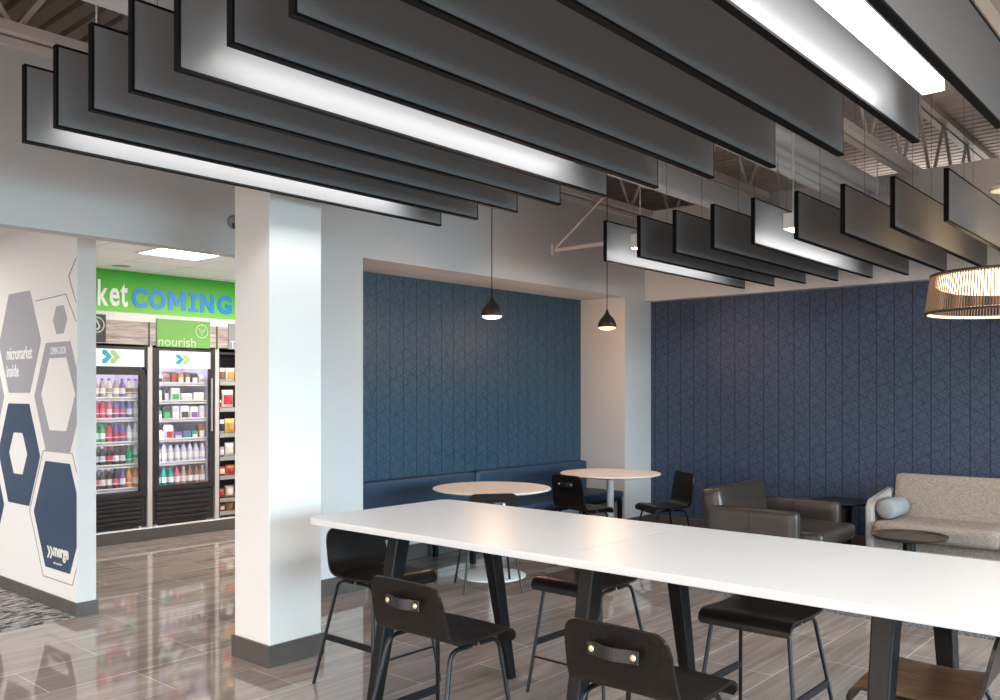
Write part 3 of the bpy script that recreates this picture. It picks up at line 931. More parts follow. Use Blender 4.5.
SF = empty('sofa', 'oatmeal woven sofa against the navy wall at the right', 'sofa', (-1.61, 8.5, 0))
sx0, sx1 = -2.86 + 1.75, -0.75 + 1.75
bm = BM(); softbox(bm, sx0 + 0.06, sx1 - 0.06, -0.26, 0.36, 0.16, 0.28, 0.02); obj('base', bm, M_LINEN, SF, smooth=60)
for a, b in ((sx0 + 0.075, 0.0), (0.003, sx1 - 0.075)):
    bm = BM(); softbox(bm, a, b, -0.36, 0.22, 0.275, 0.435, 0.05, puff=0.012); obj('seat_cushion', bm, M_LINEN, SF, smooth=60)
Ms = Matrix.Translation((0, 0.22, 0.30)) @ Matrix.Rotation(-0.16, 4, 'X')
bm = BM(); softbox(bm, sx0 + 0.10, sx1 - 0.10, -0.07, 0.085, 0, 0.53, 0.045, M=Ms); obj('backrest', bm, M_LINEN, SF, smooth=60)
for x0, x1 in ((sx0, sx0 + 0.075), (sx1 - 0.075, sx1)):
    bm = BM()
    pr = [(-0.30, 0.16), (0.36, 0.16), (0.36, 0.66), (0.30, 0.69), (-0.20, 0.61), (-0.27, 0.59), (-0.30, 0.55)]
    prism(bm, pr, 'x', x0, x1)
    bmesh.ops.bevel(bm, geom=bm.edges[:], offset=0.018, segments=3, affect='EDGES')
    obj('armrest', bm, M_PIPE, SF, smooth=60)
obj('front_rail', bx(sx0 + 0.08, sx1 - 0.08, -0.275, -0.255, 0.14, 0.19), M_PIPE, SF, bevel=0.004)
for x in (sx0 + 0.08, 0, sx1 - 0.08):
    for y in (-0.22, 0.30):
        bm = BM(); tube(bm, [(x, y, 0.17), (x, y, 0.006)], [0.02, 0.014], 10); obj('leg', bm, M_BTAB, SF, smooth=50)

bm = BM()
Mc = Matrix.Translation((-2.545, 8.22, 0.536)) @ Matrix.Rotation(-PI / 2, 4, 'X')
lathe(bm, [(0, -0.012), (0.05, -0.006), (0.080, 0.008), (0.090, 0.030), (0.092, 0.21), (0.090, 0.395), (0.080, 0.418), (0.05, 0.43), (0, 0.435)], 28, M=Mc)
tag(obj('bolster_cushion', bm, M_BOLST, smooth=60), 'small pale blue-grey bolster cushion lying at the left end of the sofa', 'cushion')

r = empty('coffee_table', 'low round dark walnut tray table in front of the sofa', 'table', (-2.19, 7.68, 0.006))
bm = BM(); lathe(bm, [(0, 0.365), (0.20, 0.365), (0.28, 0.385), (0.297, 0.405), (0.294, 0.410), (0.282, 0.405), (0.268, 0.395), (0, 0.395)], 56); obj('tray_top', bm, M_DWOOD, r, smooth=30)
bm = BM(); lathe(bm, [(0, 0.365), (0.05, 0.365), (0.05, 0.02), (0, 0.02)], 24); obj('pedestal', bm, M_FRAME, r, smooth=40)
bm = BM(); lathe(bm, [(0, 0), (0.2, 0), (0.2, 0.01), (0.05, 0.022), (0, 0.022)], 40); obj('base', bm, M_FRAME, r, smooth=30)
r = empty('side_table', 'black round side table between armchair and sofa', 'table', (-3.03, 8.47, 0.006))
bm = BM(); lathe(bm, [(0, 0.505), (0.12, 0.505), (0.26, 0.527), (0.285, 0.540), (0.285, 0.548), (0.28, 0.552), (0, 0.552)], 48); obj('tabletop', bm, M_BTAB, r, smooth=30)
bm = BM(); lathe(bm, [(0, 0.505), (0.10, 0.505), (0.09, 0.25), (0.10, 0.0), (0, 0.0)], 32); obj('pedestal', bm, M_BTAB, r, smooth=40)

# ------------------------------------------------------------------ market wall: signs
SG = empty('market_sign', 'wide green sign band with white and blue lettering above the fridges', 'sign', (MX, 4.8, 2.43))
def loc_bm(bm, o):
    """vertices written in world coordinates, moved into the local frame of an unrotated thing"""
    bmesh.ops.translate(bm, verts=bm.verts, vec=-Vector(o.location))
    return bm
obj('sign_band', loc_bm(bx(MX, MX + 0.012, 2.9, 7.0, 2.435, 2.868), SG), M_GREEN, None)
band = bpy.data.objects['sign_band']
band.parent = SG
# gradient uses object space: keep its vertices in world height
for v in band.data.vertices: v.co += Vector(SG.location)
band.location = -Vector(SG.location)
bm = BM()
for ch, a, z0, b, z1 in (('k', 4.06, 2.487, 4.169, 2.755), ('e', 4.182, 2.487, 4.287, 2.68), ('t', 4.296, 2.487, 4.376, 2.735)):
    text_bm(bm, ch, (a, z0, b, z1), 'x', MX + 0.012, 0.006, 0.02)
o = obj('white_lettering', loc_bm(bm, SG), M_SWHITE, SG); o['label'] = 'white letters ket'
bm = BM()
for ch, a, b in (('C', 4.416, 4.589), ('O', 4.606, 4.803), ('G', 5.417, 5.61)):
    text_bm(bm, ch, (a, 2.487, b, 2.705), 'x', MX + 0.012, 0.006, 0.045)
def letter(pts, y0, y1, z0=2.49, z1=2.702):
    prism(bm, [(y0 + (y1 - y0) * p, z0 + (z1 - z0) * q) for p, q in pts], 'x', MX + 0.012, MX + 0.018)
letter([(0, 0), (.24, 0), (.24, .62), (.42, .22), (.58, .22), (.76, .62), (.76, 0), (1, 0), (1, 1), (.76, 1), (.5, .45), (.24, 1), (0, 1)], 4.83, 5.034)
letter([(0, 0), (1, 0), (1, .18), (.69, .18), (.69, .82), (1, .82), (1, 1), (0, 1), (0, .82), (.31, .82), (.31, .18), (0, .18)], 5.068, 5.186)
letter([(0, 0), (.27, 0), (.27, .60), (.73, 0), (1, 0), (1, 1), (.73, 1), (.73, .40), (.27, 1), (0, 1)], 5.211, 5.381)
o = obj('blue_lettering', loc_bm(bm, SG), M_SBLUE, SG); o['label'] = 'blue letters COMING'

BW = empty('board_panel', 'weathered grey-brown boards behind the signs above the fridges', 'wall panel', (MX, 4.8, 2.1))
for a, b in ((2.9, 4.602), (4.622, 5.412), (5.43, 7.0)):
    obj('board', loc_bm(bx(MX, MX + 0.008, a, b, 2.10, 2.345), BW), M_BOARD, BW)
for a, b in ((4.602, 4.622), (5.412, 5.43)):
    obj('post', loc_bm(bx(MX, MX + 0.012, a, b, 2.08, 2.345), BW), M_DGREY, BW)

def icon_ring(bm, y, z, r, x, w=0.008, seg=28):
    o = [(y + r * math.cos(2 * PI * k / seg), z + r * math.sin(2 * PI * k / seg)) for k in range(seg)]
    i = [(y + (r - w) * math.cos(2 * PI * k / seg), z + (r - w) * math.sin(2 * PI * k / seg)) for k in range(seg)]
    ring_prism(bm, o, i, 'x', x, x + 0.004)
def leaf(bm, y, z, r, a, x):
    pts = []
    for k in range(8): t = k / 8; pts.append((2 * r * t, 0.45 * r * math.sin(PI * t)))
    for k in range(8): t = 1 - k / 8; pts.append((2 * r * t, -0.45 * r * math.sin(PI * t)))
    q = [(y + math.cos(a) * u - math.sin(a) * v, z + math.sin(a) * u + math.cos(a) * v) for u, v in pts[1:]]
    inner = [(y + (p[0] - y) * 0.75 + math.cos(a) * r * 0.25, z + (p[1] - z) * 0.75 + math.sin(a) * r * 0.25) for p in q]
    ring_prism(bm, q, inner, 'x', x, x + 0.004)
r = empty('nourish_sign', 'green panel sign reading nourish above the right fridge', 'sign', (MX + 0.008, 5.0, 2.1))
obj('sign_panel', loc_bm(bx(MX + 0.008, MX + 0.02, 4.695, 5.33, 2.085, 2.39), r), M_GREEN2, r)
bm = BM(); text_bm(bm, 'nourish', (4.71, 2.098, 5.15, 2.195), 'x', MX + 0.02, 0.004, 0.0); obj('lettering', loc_bm(bm, r), M_PALE, r)
bm = BM(); icon_ring(bm, 5.226, 2.277, 0.078, MX + 0.02)
leaf(bm, 5.222, 2.262, 0.03, 2.2, MX + 0.02); leaf(bm, 5.232, 2.262, 0.03, 0.9, MX + 0.02)
box(bm, MX + 0.02, MX + 0.024, 5.224, 5.23, 2.225, 2.265)
obj('leaf_emblem', loc_bm(bm, r), M_PALE, r)
r = empty('drop_sign', 'small black sign with a ringed drop emblem above the left fridge', 'sign', (MX + 0.008, 4.0, 2.1))
obj('sign_panel', loc_bm(bx(MX + 0.008, MX + 0.02, 3.62, 4.142, 2.11, 2.395), r), M_DGREY, r)
bm = BM(); icon_ring(bm, 4.045, 2.285, 0.082, MX + 0.02, 0.010)
dp = [(4.045 + 0.036 * math.cos(a), 2.268 + 0.036 * math.sin(a)) for a in [PI * (0.78 + 1.44 * k / 12) for k in range(13)]] + [(4.045, 2.348)]
di = [(4.045 + (p[0] - 4.045) * 0.62, 2.272 + (p[1] - 2.272) * 0.62) for p in dp]
ring_prism(bm, dp, di, 'x', MX + 0.02, MX + 0.024)
obj('drop_emblem', loc_bm(bm, r), M_PALE, r)
r = empty('grey_sign', 'narrow grey sign beside the column above the mural snack shelves', 'sign', (MX + 0.008, 5.7, 2.1))
obj('sign_panel', loc_bm(bx(MX + 0.008, MX + 0.02, 5.565, 6.2, 2.09, 2.385), r), M_MGREY, r)
bm = BM(); text_bm(bm, 'T', (5.59, 2.10, 5.645, 2.185), 'x', MX + 0.02, 0.004, 0.0); obj('lettering', loc_bm(bm, r), M_SWHITE, r)

# ------------------------------------------------------------------ mural fridges: a flat print, built here with real depth
def chevrons(r, y, z, w, h, x):
    # two arrowheads: the first teal, the second green with a teal tip
    for dy, m in ((0, M_TEAL), (w * 0.45, M_LIME)):
        bm = BM()
        t = w * 0.28
        prism(bm, [(y + dy, z - h / 2), (y + dy + t * 0.2, z - h / 2), (y + dy + w * 0.55, z), (y + dy + t * 0.2, z + h / 2), (y + dy, z + h / 2), (y + dy, z + h * 0.28), (y + dy + w * 0.27, z), (y + dy, z - h * 0.28)], 'x', x, x + 0.004)
        obj('chevron', loc_bm(bm, r), m, r)

FZ = 0.139
SHELVES = {'drink': [0.568, 0.819, 1.06, 1.312, 1.532], 'nourish': [0.55, 0.816, 1.072, 1.294, 1.494, 1.694]}
def fridge(y0, y1, g0, g1, gb, gt, hb, label, kind, chev, handle_side):
    r = empty('mural_fridge', label, 'fridge', (MX, (y0 + y1) / 2, FZ), 0, 'glass-door mural fridges')
    B_ = lambda *a: loc_bm(bx(*a), r)
    xf = MX - 0.005
    bm = BM()
    box(bm, -9.74, xf - 0.06, y0, y0 + 0.03, FZ + 0.05, 2.075); box(bm, -9.74, xf - 0.06, y1 - 0.03, y1, FZ + 0.05, 2.075)
    box(bm, -9.74, xf - 0.06, y0 + 0.03, y1 - 0.03, 2.04, 2.075); box(bm, -9.74, xf - 0.06, y0 + 0.03, y1 - 0.03, FZ + 0.05, gb - 0.04)
    obj('case', loc_bm(bm, r), M_FRIDGE, r)
    bm = BM()
    box(bm, -9.70, -9.68, y0 + 0.03, y1 - 0.03, gb - 0.04, 2.04)
    for s0, s1 in ((y0 + 0.03, y0 + 0.04), (y1 - 0.04, y1 - 0.03)): box(bm, -9.68, xf - 0.06, s0, s1, gb - 0.04, 2.04)
    box(bm, -9.68, xf - 0.06, y0 + 0.04, y1 - 0.04, gb - 0.04, gb - 0.03)
    obj('lining', loc_bm(bm, r), M_FRIN, r)
    bm = BM()                                     # door frame
    box(bm, xf - 0.055, xf, y0, g0, gb - 0.05, gt + (0.06 if hb > gt + 0.02 else 0.0)); box(bm, xf - 0.055, xf, g1, y1, gb - 0.05, gt + (0.06 if hb > gt + 0.02 else 0.0))
    box(bm, xf - 0.055, xf, g0, g1, gb - 0.05, gb)
    if hb > gt + 0.02: box(bm, xf - 0.055, xf, g0, g1, gt, hb)
    box(bm, xf - 0.055, xf, y0, y1, 2.045, 2.075); box(bm, xf - 0.055, xf, y0, y0 + 0.02, gt, 2.045); box(bm, xf - 0.055, xf, y1 - 0.02, y1, gt, 2.045)
    if hb <= gt + 0.02:
        box(bm, xf - 0.055, xf, y0 + 0.02, g0, gt, 2.045); box(bm, xf - 0.055, xf, g1, y1 - 0.02, gt, 2.045)
    d = obj('door', loc_bm(bm, r), M_FRIDGE, r)
    obj('glass', B_(xf - 0.03, xf - 0.024, g0, g1, gb, gt), M_GLASS, d)
    bm = BM(); box(bm, xf, xf + 0.018, y1 - 0.045, y1 - 0.028, 1.15, 1.75); 
    obj('handle', loc_bm(bm, r), M_CHROME, d) if handle_side else bm.free()
    hy0, hy1 = (y0 + 0.02, y1 - 0.03) if hb > gt + 0.02 else (g0, g1)
    hd = obj('header', B_(xf - 0.05, xf + 0.004, hy0, hy1, hb, 2.045), M_HEAD, r); hd['label'] = 'white header panel'
    yc, zc, cw, ch = chev
    for dy, m in ((0, M_TEAL), (cw * 0.47, M_LIME)):
        bm = BM(); t = cw * 0.20
        prism(bm, [(yc + dy, zc + ch / 2), (yc + dy, zc + ch / 2 - t * 1.1), (yc + dy + cw * 0.24, zc), (yc + dy, zc - ch / 2 + t * 1.1), (yc + dy, zc - ch / 2), (yc + dy + t, zc - ch / 2), (yc + dy + cw * 0.53, zc), (yc + dy + t, zc + ch / 2)], 'x', xf + 0.004, xf + 0.008)
        obj('chevron', loc_bm(bm, r), m, hd)
    for z in SHELVES[kind]:
        bm = BM(); box(bm, -9.66, MX - 0.085, y0 + 0.045, y1 - 0.045, z - 0.016, z - 0.004)
        box(bm, MX - 0.092, MX - 0.085, y0 + 0.045, y1 - 0.045, z - 0.03, z + 0.012)
        if kind == 'drink': box(bm, MX - 0.091, MX - 0.087, y0 + 0.045, y1 - 0.045, z + 0.055, z + 0.062)
        obj('shelf', loc_bm(bm, r), M_WIRE, r)
    bm = BM()
    box(bm, MX - 0.078, MX - 0.065, y0 + 0.042, y0 + 0.056, gb, gt)
    box(bm, MX - 0.30, MX - 0.27, y0 + 0.06, y1 - 0.06, 2.02, 2.035)
    obj('added_light_strip', loc_bm(bm, r), M_FFILL, r)  # added strips, hidden from view, that brighten the shelves
    bm = BM(); box(bm, xf - 0.05, xf - 0.02, y0, y1, FZ + 0.02, gb - 0.055)
    n = 6
    for k in range(n):
        z = FZ + 0.06 + k * (gb - 0.12 - FZ) / n
        prism(bm, [(xf - 0.02, z), (xf, z + 0.006), (xf, z + 0.022), (xf - 0.02, z + 0.04)], 'y', y0 + 0.05, y1 - 0.05)
    obj('grille', loc_bm(bm, r), M_FRIDGE, r)
    for yy in (y0 + 0.05, y1 - 0.05):
        for xx in (-9.68, xf - 0.05):
            bm = BM(); lathe(bm, [(0, 0), (0.022, 0), (0.018, 0.05), (0, 0.05)], 10, c=(xx, yy, FZ)); obj('foot', loc_bm(bm, r), M_CHROME, r)
    return r
fridge(3.86, 4.594, 3.92, 4.525, 0.53, 1.775, 1.862, 'left black glass-door mural fridge full of bottled drinks', 'drink', (4.115, 1.962, 0.185, 0.14), False)
fridge(4.661, 5.395, 4.735, 5.345, 0.575, 1.858, 1.858, 'right black glass-door mural fridge under the green nourish sign', 'nourish', (4.93, 1.955, 0.17, 0.11), True)

# mural bottles and packets, given depth: one of each kind, then copies
def bottle_proto(h, r, body, label_c, cap, name='mural_bottle'):
    e = empty(name, 'x', 'bottle')
    bm = BM(); lathe(bm, [(0, 0), (r * 0.9, 0), (r, 0.012), (r, h * 0.55), (r * 0.92, h * 0.64), (r * 0.45, h * 0.84), (r * 0.4, h * 0.92), (0, h * 0.92)], 14); obj('mural_bottle_body', bm, body, e, smooth=50)
    bm = BM(); lathe(bm, [(r * 1.015, h * 0.22), (r * 1.015, h * 0.52)], 14); obj('wrapper', bm, label_c, e, smooth=50)
    bm = BM(); lathe(bm, [(r * 0.46, h * 0.90), (r * 0.46, h), (0, h)], 12); obj('cap', bm, cap, e, smooth=50)
    return e
def cmat(n, c, r=0.35): return mat(n, c, r)
C = {k: cmat(k + ' mural drink colour', v) for k, v in dict(red=(0.55, 0.03, 0.05), pink=(0.62, 0.12, 0.22), purple=(0.20, 0.10, 0.36), green=(0.03, 0.42, 0.10), cola=(0.045, 0.025, 0.03), amber=(0.62, 0.28, 0.08), tan=(0.42, 0.30, 0.26),
     white=(0.80, 0.80, 0.82), blue=(0.10, 0.14, 0.42), clear=(0.55, 0.56, 0.70), teal=(0.0, 0.30, 0.22), cream=(0.75, 0.68, 0.58), black=(0.03, 0.03, 0.035), orange=(0.75, 0.35, 0.08), brown=(0.25, 0.12, 0.07), yellow=(0.72, 0.55, 0.18)).items()}
_protos = {}
def bottle(y, z, h, r, b, w, c, label, group):
    key = (h, r, b, w, c)
    loc = (MX - 0.125, y, z)
    if key not in _protos:
        e = bottle_proto(h, r, C[b], C[w], C[c]); e.location = loc
        tag(e, label, group=group); _protos[key] = e
    else: dup(_protos[key], loc, 0, label, group)
rows = [  # shelf height, place words, list of (body, wrapper, cap, words)
    (1.532, 'top shelf', [('cola', 'white', 'black', 'dark iced-coffee bottle'), ('tan', 'cream', 'brown', 'tan milk-drink bottle'), ('tan', 'cream', 'brown', 'tan milk-drink bottle'), ('cream', 'tan', 'brown', 'cream bottle'), ('tan', 'white', 'white', 'tan bottle with a white wrapper'), ('purple', 'cream', 'brown', 'purple bottle with a cream wrapper'), ('cream', 'brown', 'red', 'cream bottle with a red cap'), ('white', 'tan', 'red', 'white bottle with a red cap')]),
    (1.312, 'second shelf', [('pink', 'white', 'purple', 'pink water bottle'), ('red', 'pink', 'red', 'red bottle'), ('red', 'pink', 'red', 'red bottle'), ('pink', 'cream', 'white', 'pale pink bottle'), ('purple', 'pink', 'purple', 'purple bottle'), ('blue', 'pink', 'white', 'blue bottle with a pink wrapper'), ('blue', 'clear', 'white', 'blue bottle with a pale wrapper'), ('clear', 'white', 'white', 'clear bottle')]),
    (1.06, 'third shelf', [('green', 'white', 'green', 'green soda bottle'), ('green', 'white', 'green', 'green soda bottle'), ('green', 'white', 'green', 'green soda bottle'), ('red', 'pink', 'cola', 'dark red soda bottle'), ('purple', 'red', 'blue', 'purple soda bottle with a red wrapper'), ('blue', 'red', 'blue', 'blue soda bottle'), ('clear', 'white', 'blue', 'clear water bottle'), ('clear', 'white', 'white', 'clear bottle with a white cap')]),
    (0.819, 'fourth shelf', [('cola', 'clear', 'white', 'dark cola bottle with a pale wrapper'), ('cola', 'clear', 'white', 'dark cola bottle with a pale wrapper'), ('cola', 'clear', 'white', 'dark cola bottle with a pale wrapper'), ('cola', 'red', 'red', 'dark cola bottle with a red wrapper'), ('cola', 'white', 'red', 'dark cola bottle with a red cap'), ('cola', 'clear', 'black', 'dark bottle with a black cap'), ('green', 'teal', 'green', 'green bottle'), ('clear', 'green', 'white', 'clear bottle with a green wrapper')]),
    (0.568, 'bottom shelf', [('cola', 'pink', 'white', 'dark bottle with a pink wrapper'), ('cola', 'pink', 'white', 'dark bottle with a pink wrapper'), ('cola', 'cream', 'white', 'dark bottle with a cream wrapper'), ('cola', 'cream', 'white', 'dark bottle with a cream wrapper'), ('cola', 'pink', 'black', 'dark bottle with a pink wrapper and black cap'), ('purple', 'white', 'purple', 'purple bottle with a white wrapper'), ('orange', 'amber', 'orange', 'orange juice bottle'), ('orange', 'cream', 'orange', 'orange bottle with a cream wrapper')])]
for z, place, lst in rows:
    for i, (b, w, c, words) in enumerate(lst):
        y = 4.025 + 0.0715 * i
        sel = sum(1 for q in lst if q[3] == words) > 1
        nm = words + ' on the left mural fridge ' + place
        bottle(y, z - 0.003, 0.208 if z > 0.6 else 0.22, 0.033, b, w, c, nm, 'bottles in the left mural fridge')
for z, place, lst in [(0.816, 'fifth shelf', ['white'] * 8), (0.55, 'bottom shelf', ['teal', 'teal', 'teal', 'pink', 'cream', 'brown', 'brown', 'cream'])]:
    for i, b in enumerate(lst):
        y = 4.775 + 0.0765 * i
        if z > 0.6: bottle(y, z - 0.003, 0.215, 0.035, 'clear', 'white', 'blue', 'clear water bottle on the fifth shelf of the right fridge', 'water bottles in the right mural fridge')  # printed bottles of the mural fridge, given depth
        else:
            words = {'teal': 'white bottle with a teal top', 'pink': 'white bottle with a pink cap', 'cream': 'white bottle with a cream cap', 'brown': 'cream bottle with a brown cap'}[b]
            bottle(y, z - 0.003, 0.21, 0.035, {'teal': 'teal', 'pink': 'pink', 'cream': 'tan', 'brown': 'brown'}[b], 'white', {'teal': 'teal', 'pink': 'red', 'cream': 'cream', 'brown': 'brown'}[b], words + ' on the right mural fridge bottom shelf', 'bottles in the right mural fridge')
_pk = {}
def pouch(bm, d, w, h, u0, u1, v0, v1, off, back):
    """a crimped bag: flat at the top and bottom seams, full in the middle"""
    n = 8
    def bulge(u, v): return d / 2 * max(0.04, (1 - abs(u) ** 2.5) * (1 - abs(v) ** 3)) + off
    for s in ((1, -1) if back else (1,)):
        g = [[bm.verts.new((s * bulge(u0 + (u1 - u0) * i / n, v0 + (v1 - v0) * j / n), w / 2 * (u0 + (u1 - u0) * i / n) * (1 - 0.06 * (1 - abs(v0 + (v1 - v0) * j / n))), h / 2 * (1 + v0 + (v1 - v0) * j / n))) for i in range(n + 1)] for j in range(n + 1)]
        for j in range(n):
            for i in range(n): bm.faces.new((g[j][i], g[j][i + 1], g[j + 1][i + 1], g[j + 1][i]))
        if s == 1: g1 = g
    if back:
        rim = lambda q: [q[0][i] for i in range(n + 1)] + [q[j][n] for j in range(1, n + 1)] + [q[n][i] for i in range(n - 1, -1, -1)] + [q[j][0] for j in range(n - 1, 0, -1)]
        A, B = rim(g1), rim(g)
        for i in range(len(A)): bm.faces.new((A[i], A[(i + 1) % len(A)], B[(i + 1) % len(A)], B[i]))
def packet(y, z, w, h, d, a, b, label, group, name='mural_packet', cat='packet', x=None, rot=0.0):
    key = (w, h, d, a, b, name)
    loc = ((MX - 0.135) if x is None else x, y, z)
    if key not in _pk:
        e = empty(name, label, cat, loc, rot, group)
        if name == 'mural_bag':
            bm = BM(); pouch(bm, d, w, h, -1, 1, -1, 1, 0, True); obj('packet_body', bm, C[a], e, smooth=60)
            bm = BM(); pouch(bm, d, w, h, -0.78, 0.78, -0.55, 0.45, 0.0015, False); obj('wrapper', bm, C[b], e, smooth=60)
        else:
            bm = BM(); softbox(bm, -d / 2, d / 2, -w / 2, w / 2, 0, h, min(d, w, h) * 0.28); obj('packet_body', bm, C[a], e, smooth=60)
            bm = BM(); box(bm, d / 2 - 0.001, d / 2 + 0.001, -w * 0.36, w * 0.36, h * 0.12, h * 0.55); obj('wrapper', bm, C[b], e)
        _pk[key] = e
    else: dup(_pk[key], loc, rot, label, group)
GR = 'food packs in the right mural fridge'
packs = [(1.694, 'top', [('white', 'black', .085, .10, 'white pack with a black front'), ('tan', 'brown', .07, .13, 'tan pack'), ('brown', 'red', .07, .13, 'brown pack'), ('amber', 'white', .07, .12, 'amber pack'), ('brown', 'cream', .07, .13, 'brown pack with a cream front'), ('black', 'white', .08, .12, 'black pack'), ('white', 'tan', .07, .10, 'white pack with a tan front')]),
         (1.494, 'second', [('white', 'clear', .075, .12, 'white tub'), ('black', 'clear', .06, .16, 'black carton'), ('white', 'green', .11, .15, 'white carton with a green front'), ('white', 'clear', .13, .09, 'low white box with a grey front'), ('white', 'cream', .13, .10, 'low white box with a cream front')]),
         (1.294, 'third', [('green', 'white', .08, .10, 'green tub'), ('black', 'green', .09, .15, 'black carton with a green front'), ('clear', 'white', .09, .15, 'grey pack'), ('white', 'black', .11, .15, 'white pack with a black front'), ('white', 'purple', .10, .14, 'white pack with a purple front'), ('clear', 'cream', .07, .15, 'grey pack with a cream front')]),
         (1.072, 'fourth', [('white', 'cream', .11, .10, 'low white cup'), ('white', 'red', .10, .16, 'white cup with a red front'), ('purple', 'clear', .10, .08, 'low purple pack'), ('blue', 'teal', .10, .09, 'low blue pack'), ('teal', 'white', .08, .09, 'low teal pack'), ('brown', 'cream', .08, .16, 'brown carton')])]
for z, nm, lst in packs:
    tot = sum(q[2] for q in lst); gap = (0.60 - tot) / len(lst)
    y = 4.74
    for a, b, w, h, words in lst:
        packet(y + w / 2 + gap / 2, z - 0.003, w, h, 0.07, a, b, words + ' on the ' + nm + ' shelf of the right fridge', GR)  # printed packs of the mural fridge, given depth
        y += w + gap

# mural snack shelving, given depth
r = empty('mural_shelf', 'black mural shelving of snacks beside the right fridge, half behind the column', 'shelf', (MX, 5.9, FZ))
bm = BM(); box(bm, -9.62, -9.60, 5.46, 6.34, FZ, 2.05); obj('mural_back_panel', loc_bm(bm, r), M_DGREY, r)
for a, b in ((5.46, 5.475), (6.325, 6.34)): obj('mural_side_panel', loc_bm(bx(-9.60, MX - 0.02, a, b, FZ, 2.05), r), M_DGREY, r)
SNZ = [0.207, 0.356, 0.617, 0.837, 1.104, 1.401, 1.706]
for z in SNZ:
    bm = BM(); box(bm, -9.60, MX - 0.02, 5.475, 6.325, z - 0.02, z); box(bm, MX - 0.02, MX - 0.012, 5.475, 6.325, z - 0.035, z + 0.012)
    obj('shelf_board', loc_bm(bm, r), M_CHROME, r)
obj('top_panel', loc_bm(bx(-9.60, MX - 0.02, 5.475, 6.325, 2.03, 2.05), r), M_DGREY, r)
sn = [(1.706, [('cream', 'brown', .10, .17, 'cream snack bag'), ('white', 'orange', .12, .17, 'white snack bag')]), (1.401, [('white', 'red', .05, .10, 'small white snack bag'), ('cream', 'red', .15, .22, 'large cream snack bag with a red front')]),
      (1.104, [('white', 'black', .09, .17, 'white snack bag with a black front'), ('yellow', 'amber', .13, .18, 'yellow snack bag')]), (0.837, [('tan', 'white', .09, .12, 'tan snack bag'), ('white', 'cream', .12, .17, 'white snack bag')]),
      (0.617, [('red', 'cream', .10, .12, 'red snack bag'), ('amber', 'red', .12, .13, 'amber snack bag')]), (0.356, [('brown', 'red', .09, .12, 'brown snack bag'), ('tan', 'cream', .12, .15, 'tan snack bag')]), (0.207, [('amber', 'cream', .10, .09, 'amber snack box'), ('orange', 'brown', .11, .10, 'orange snack box')])]
SW = ['lowest', 'second lowest', 'third lowest', 'middle', 'third highest', 'second highest', 'highest']
for z, lst in sn:
    y = 5.485
    for a, b, w, h, words in lst:
        packet(y + w / 2, z, w, h, 0.08, a, b, words + ' on the ' + SW[SNZ.index(z)] + ' mural snack shelf', 'snacks on the mural shelving', 'mural_bag', 'snack', MX - 0.09)
        y += w + 0.006

# hall ceiling fittings
r = empty('recessed_light', 'square white light panel in the hall ceiling', 'ceiling lamp', (-7.42, 4.13, 2.87))
bm = BM(); 
for a in ((-0.31, 0.31, -0.31, -0.285), (-0.31, 0.31, 0.285, 0.31), (-0.31, -0.285, -0.285, 0.285), (0.285, 0.31, -0.285, 0.285)): box(bm, *a, -0.012, 0)
obj('frame', bm, M_HOUSING, r); obj('diffuser', bx(-0.285, 0.285, -0.285, 0.285, -0.008, -0.001), M_TROFFER, r)
r = empty('ceiling_speaker', 'small round dark grille in the hall ceiling', 'speaker', (-8.6, 4.12, 2.87))
bm = BM(); lathe(bm, [(0, -0.012), (0.09, -0.012), (0.1, 0), (0, 0)], 24); obj('grille', bm, M_MGREY, r, smooth=30)
bm = BM(); lathe(bm, [(0.088, -0.0125), (0.1, -0.010), (0.104, 0)], 24); obj('rim', bm, M_HOUSING, r, smooth=30)

# ------------------------------------------------------------------ hexagon wall graphics on the partition
def hexa(cx, cz, w, h, k=0.25):
    """flat-topped hexagon; the sides are clipped where the wall ends"""
    return [(cx - w / 2, cz), (cx - w / 2 + w * k, cz - h / 2), (cx + w / 2 - w * k, cz - h / 2), (cx + w / 2, cz), (cx + w / 2 - w * k, cz + h / 2), (cx - w / 2 + w * k, cz + h / 2)]
def clip(poly, xm):
    out = []
    for i, p in enumerate(poly):
        q = poly[(i + 1) % len(poly)]
        if p[0] <= xm: out.append(p)
        if (p[0] <= xm) != (q[0] <= xm):
            t = (xm - p[0]) / (q[0] - p[0]); out.append((xm, p[1] + t * (q[1] - p[1])))
    return out
XM = PX - 0.004
GY = PY
def decal(name, label, cat='wall graphic'):
    return empty(name, label, cat, (0, PY, 0), 0, 'hexagon wall graphics')
def lb(bm): bmesh.ops.translate(bm, verts=bm.verts, vec=(0, -PY, 0)); return bm
def solid(poly, m, th=0.003, y=0.0):
    bm = BM(); prism(bm, clip(poly, XM), 'y', GY - y, GY - y - th); return lb(bm)
def ringhex(o, i):
    bm = BM()
    n = len(o)
    for a in range(n):
        b = (a + 1) % n
        q = clip([o[a], o[b], i[b], i[a]], XM)
        if len(q) > 2: prism(bm, q, 'y', GY, GY - 0.003)
    return lb(bm)
r = decal('hexagon_graphic', 'slate grey hexagon reading micromarket inside on the white partition')
obj('hexagon', solid(hexa(-7.372, 1.985, 0.83, 0.79), M_GRAPH), M_GRAPH, r)
bm = BM(); text_bm(bm, 'micromarket', (-7.62, 1.852, -7.11, 1.955), 'y', GY - 0.003, 0.002, 0.018); text_bm(bm, 'inside', (-7.62, 1.715, -7.375, 1.815), 'y', GY - 0.003, 0.002, 0.018); obj('lettering', lb(bm), M_SWHITE, r)
r = decal('hexagon_graphic', 'small plain slate hexagon at the top right of the partition')
obj('hexagon', solid(hexa(-6.615, 2.125, 0.24, 0.205), M_GRAPH), M_GRAPH, r)
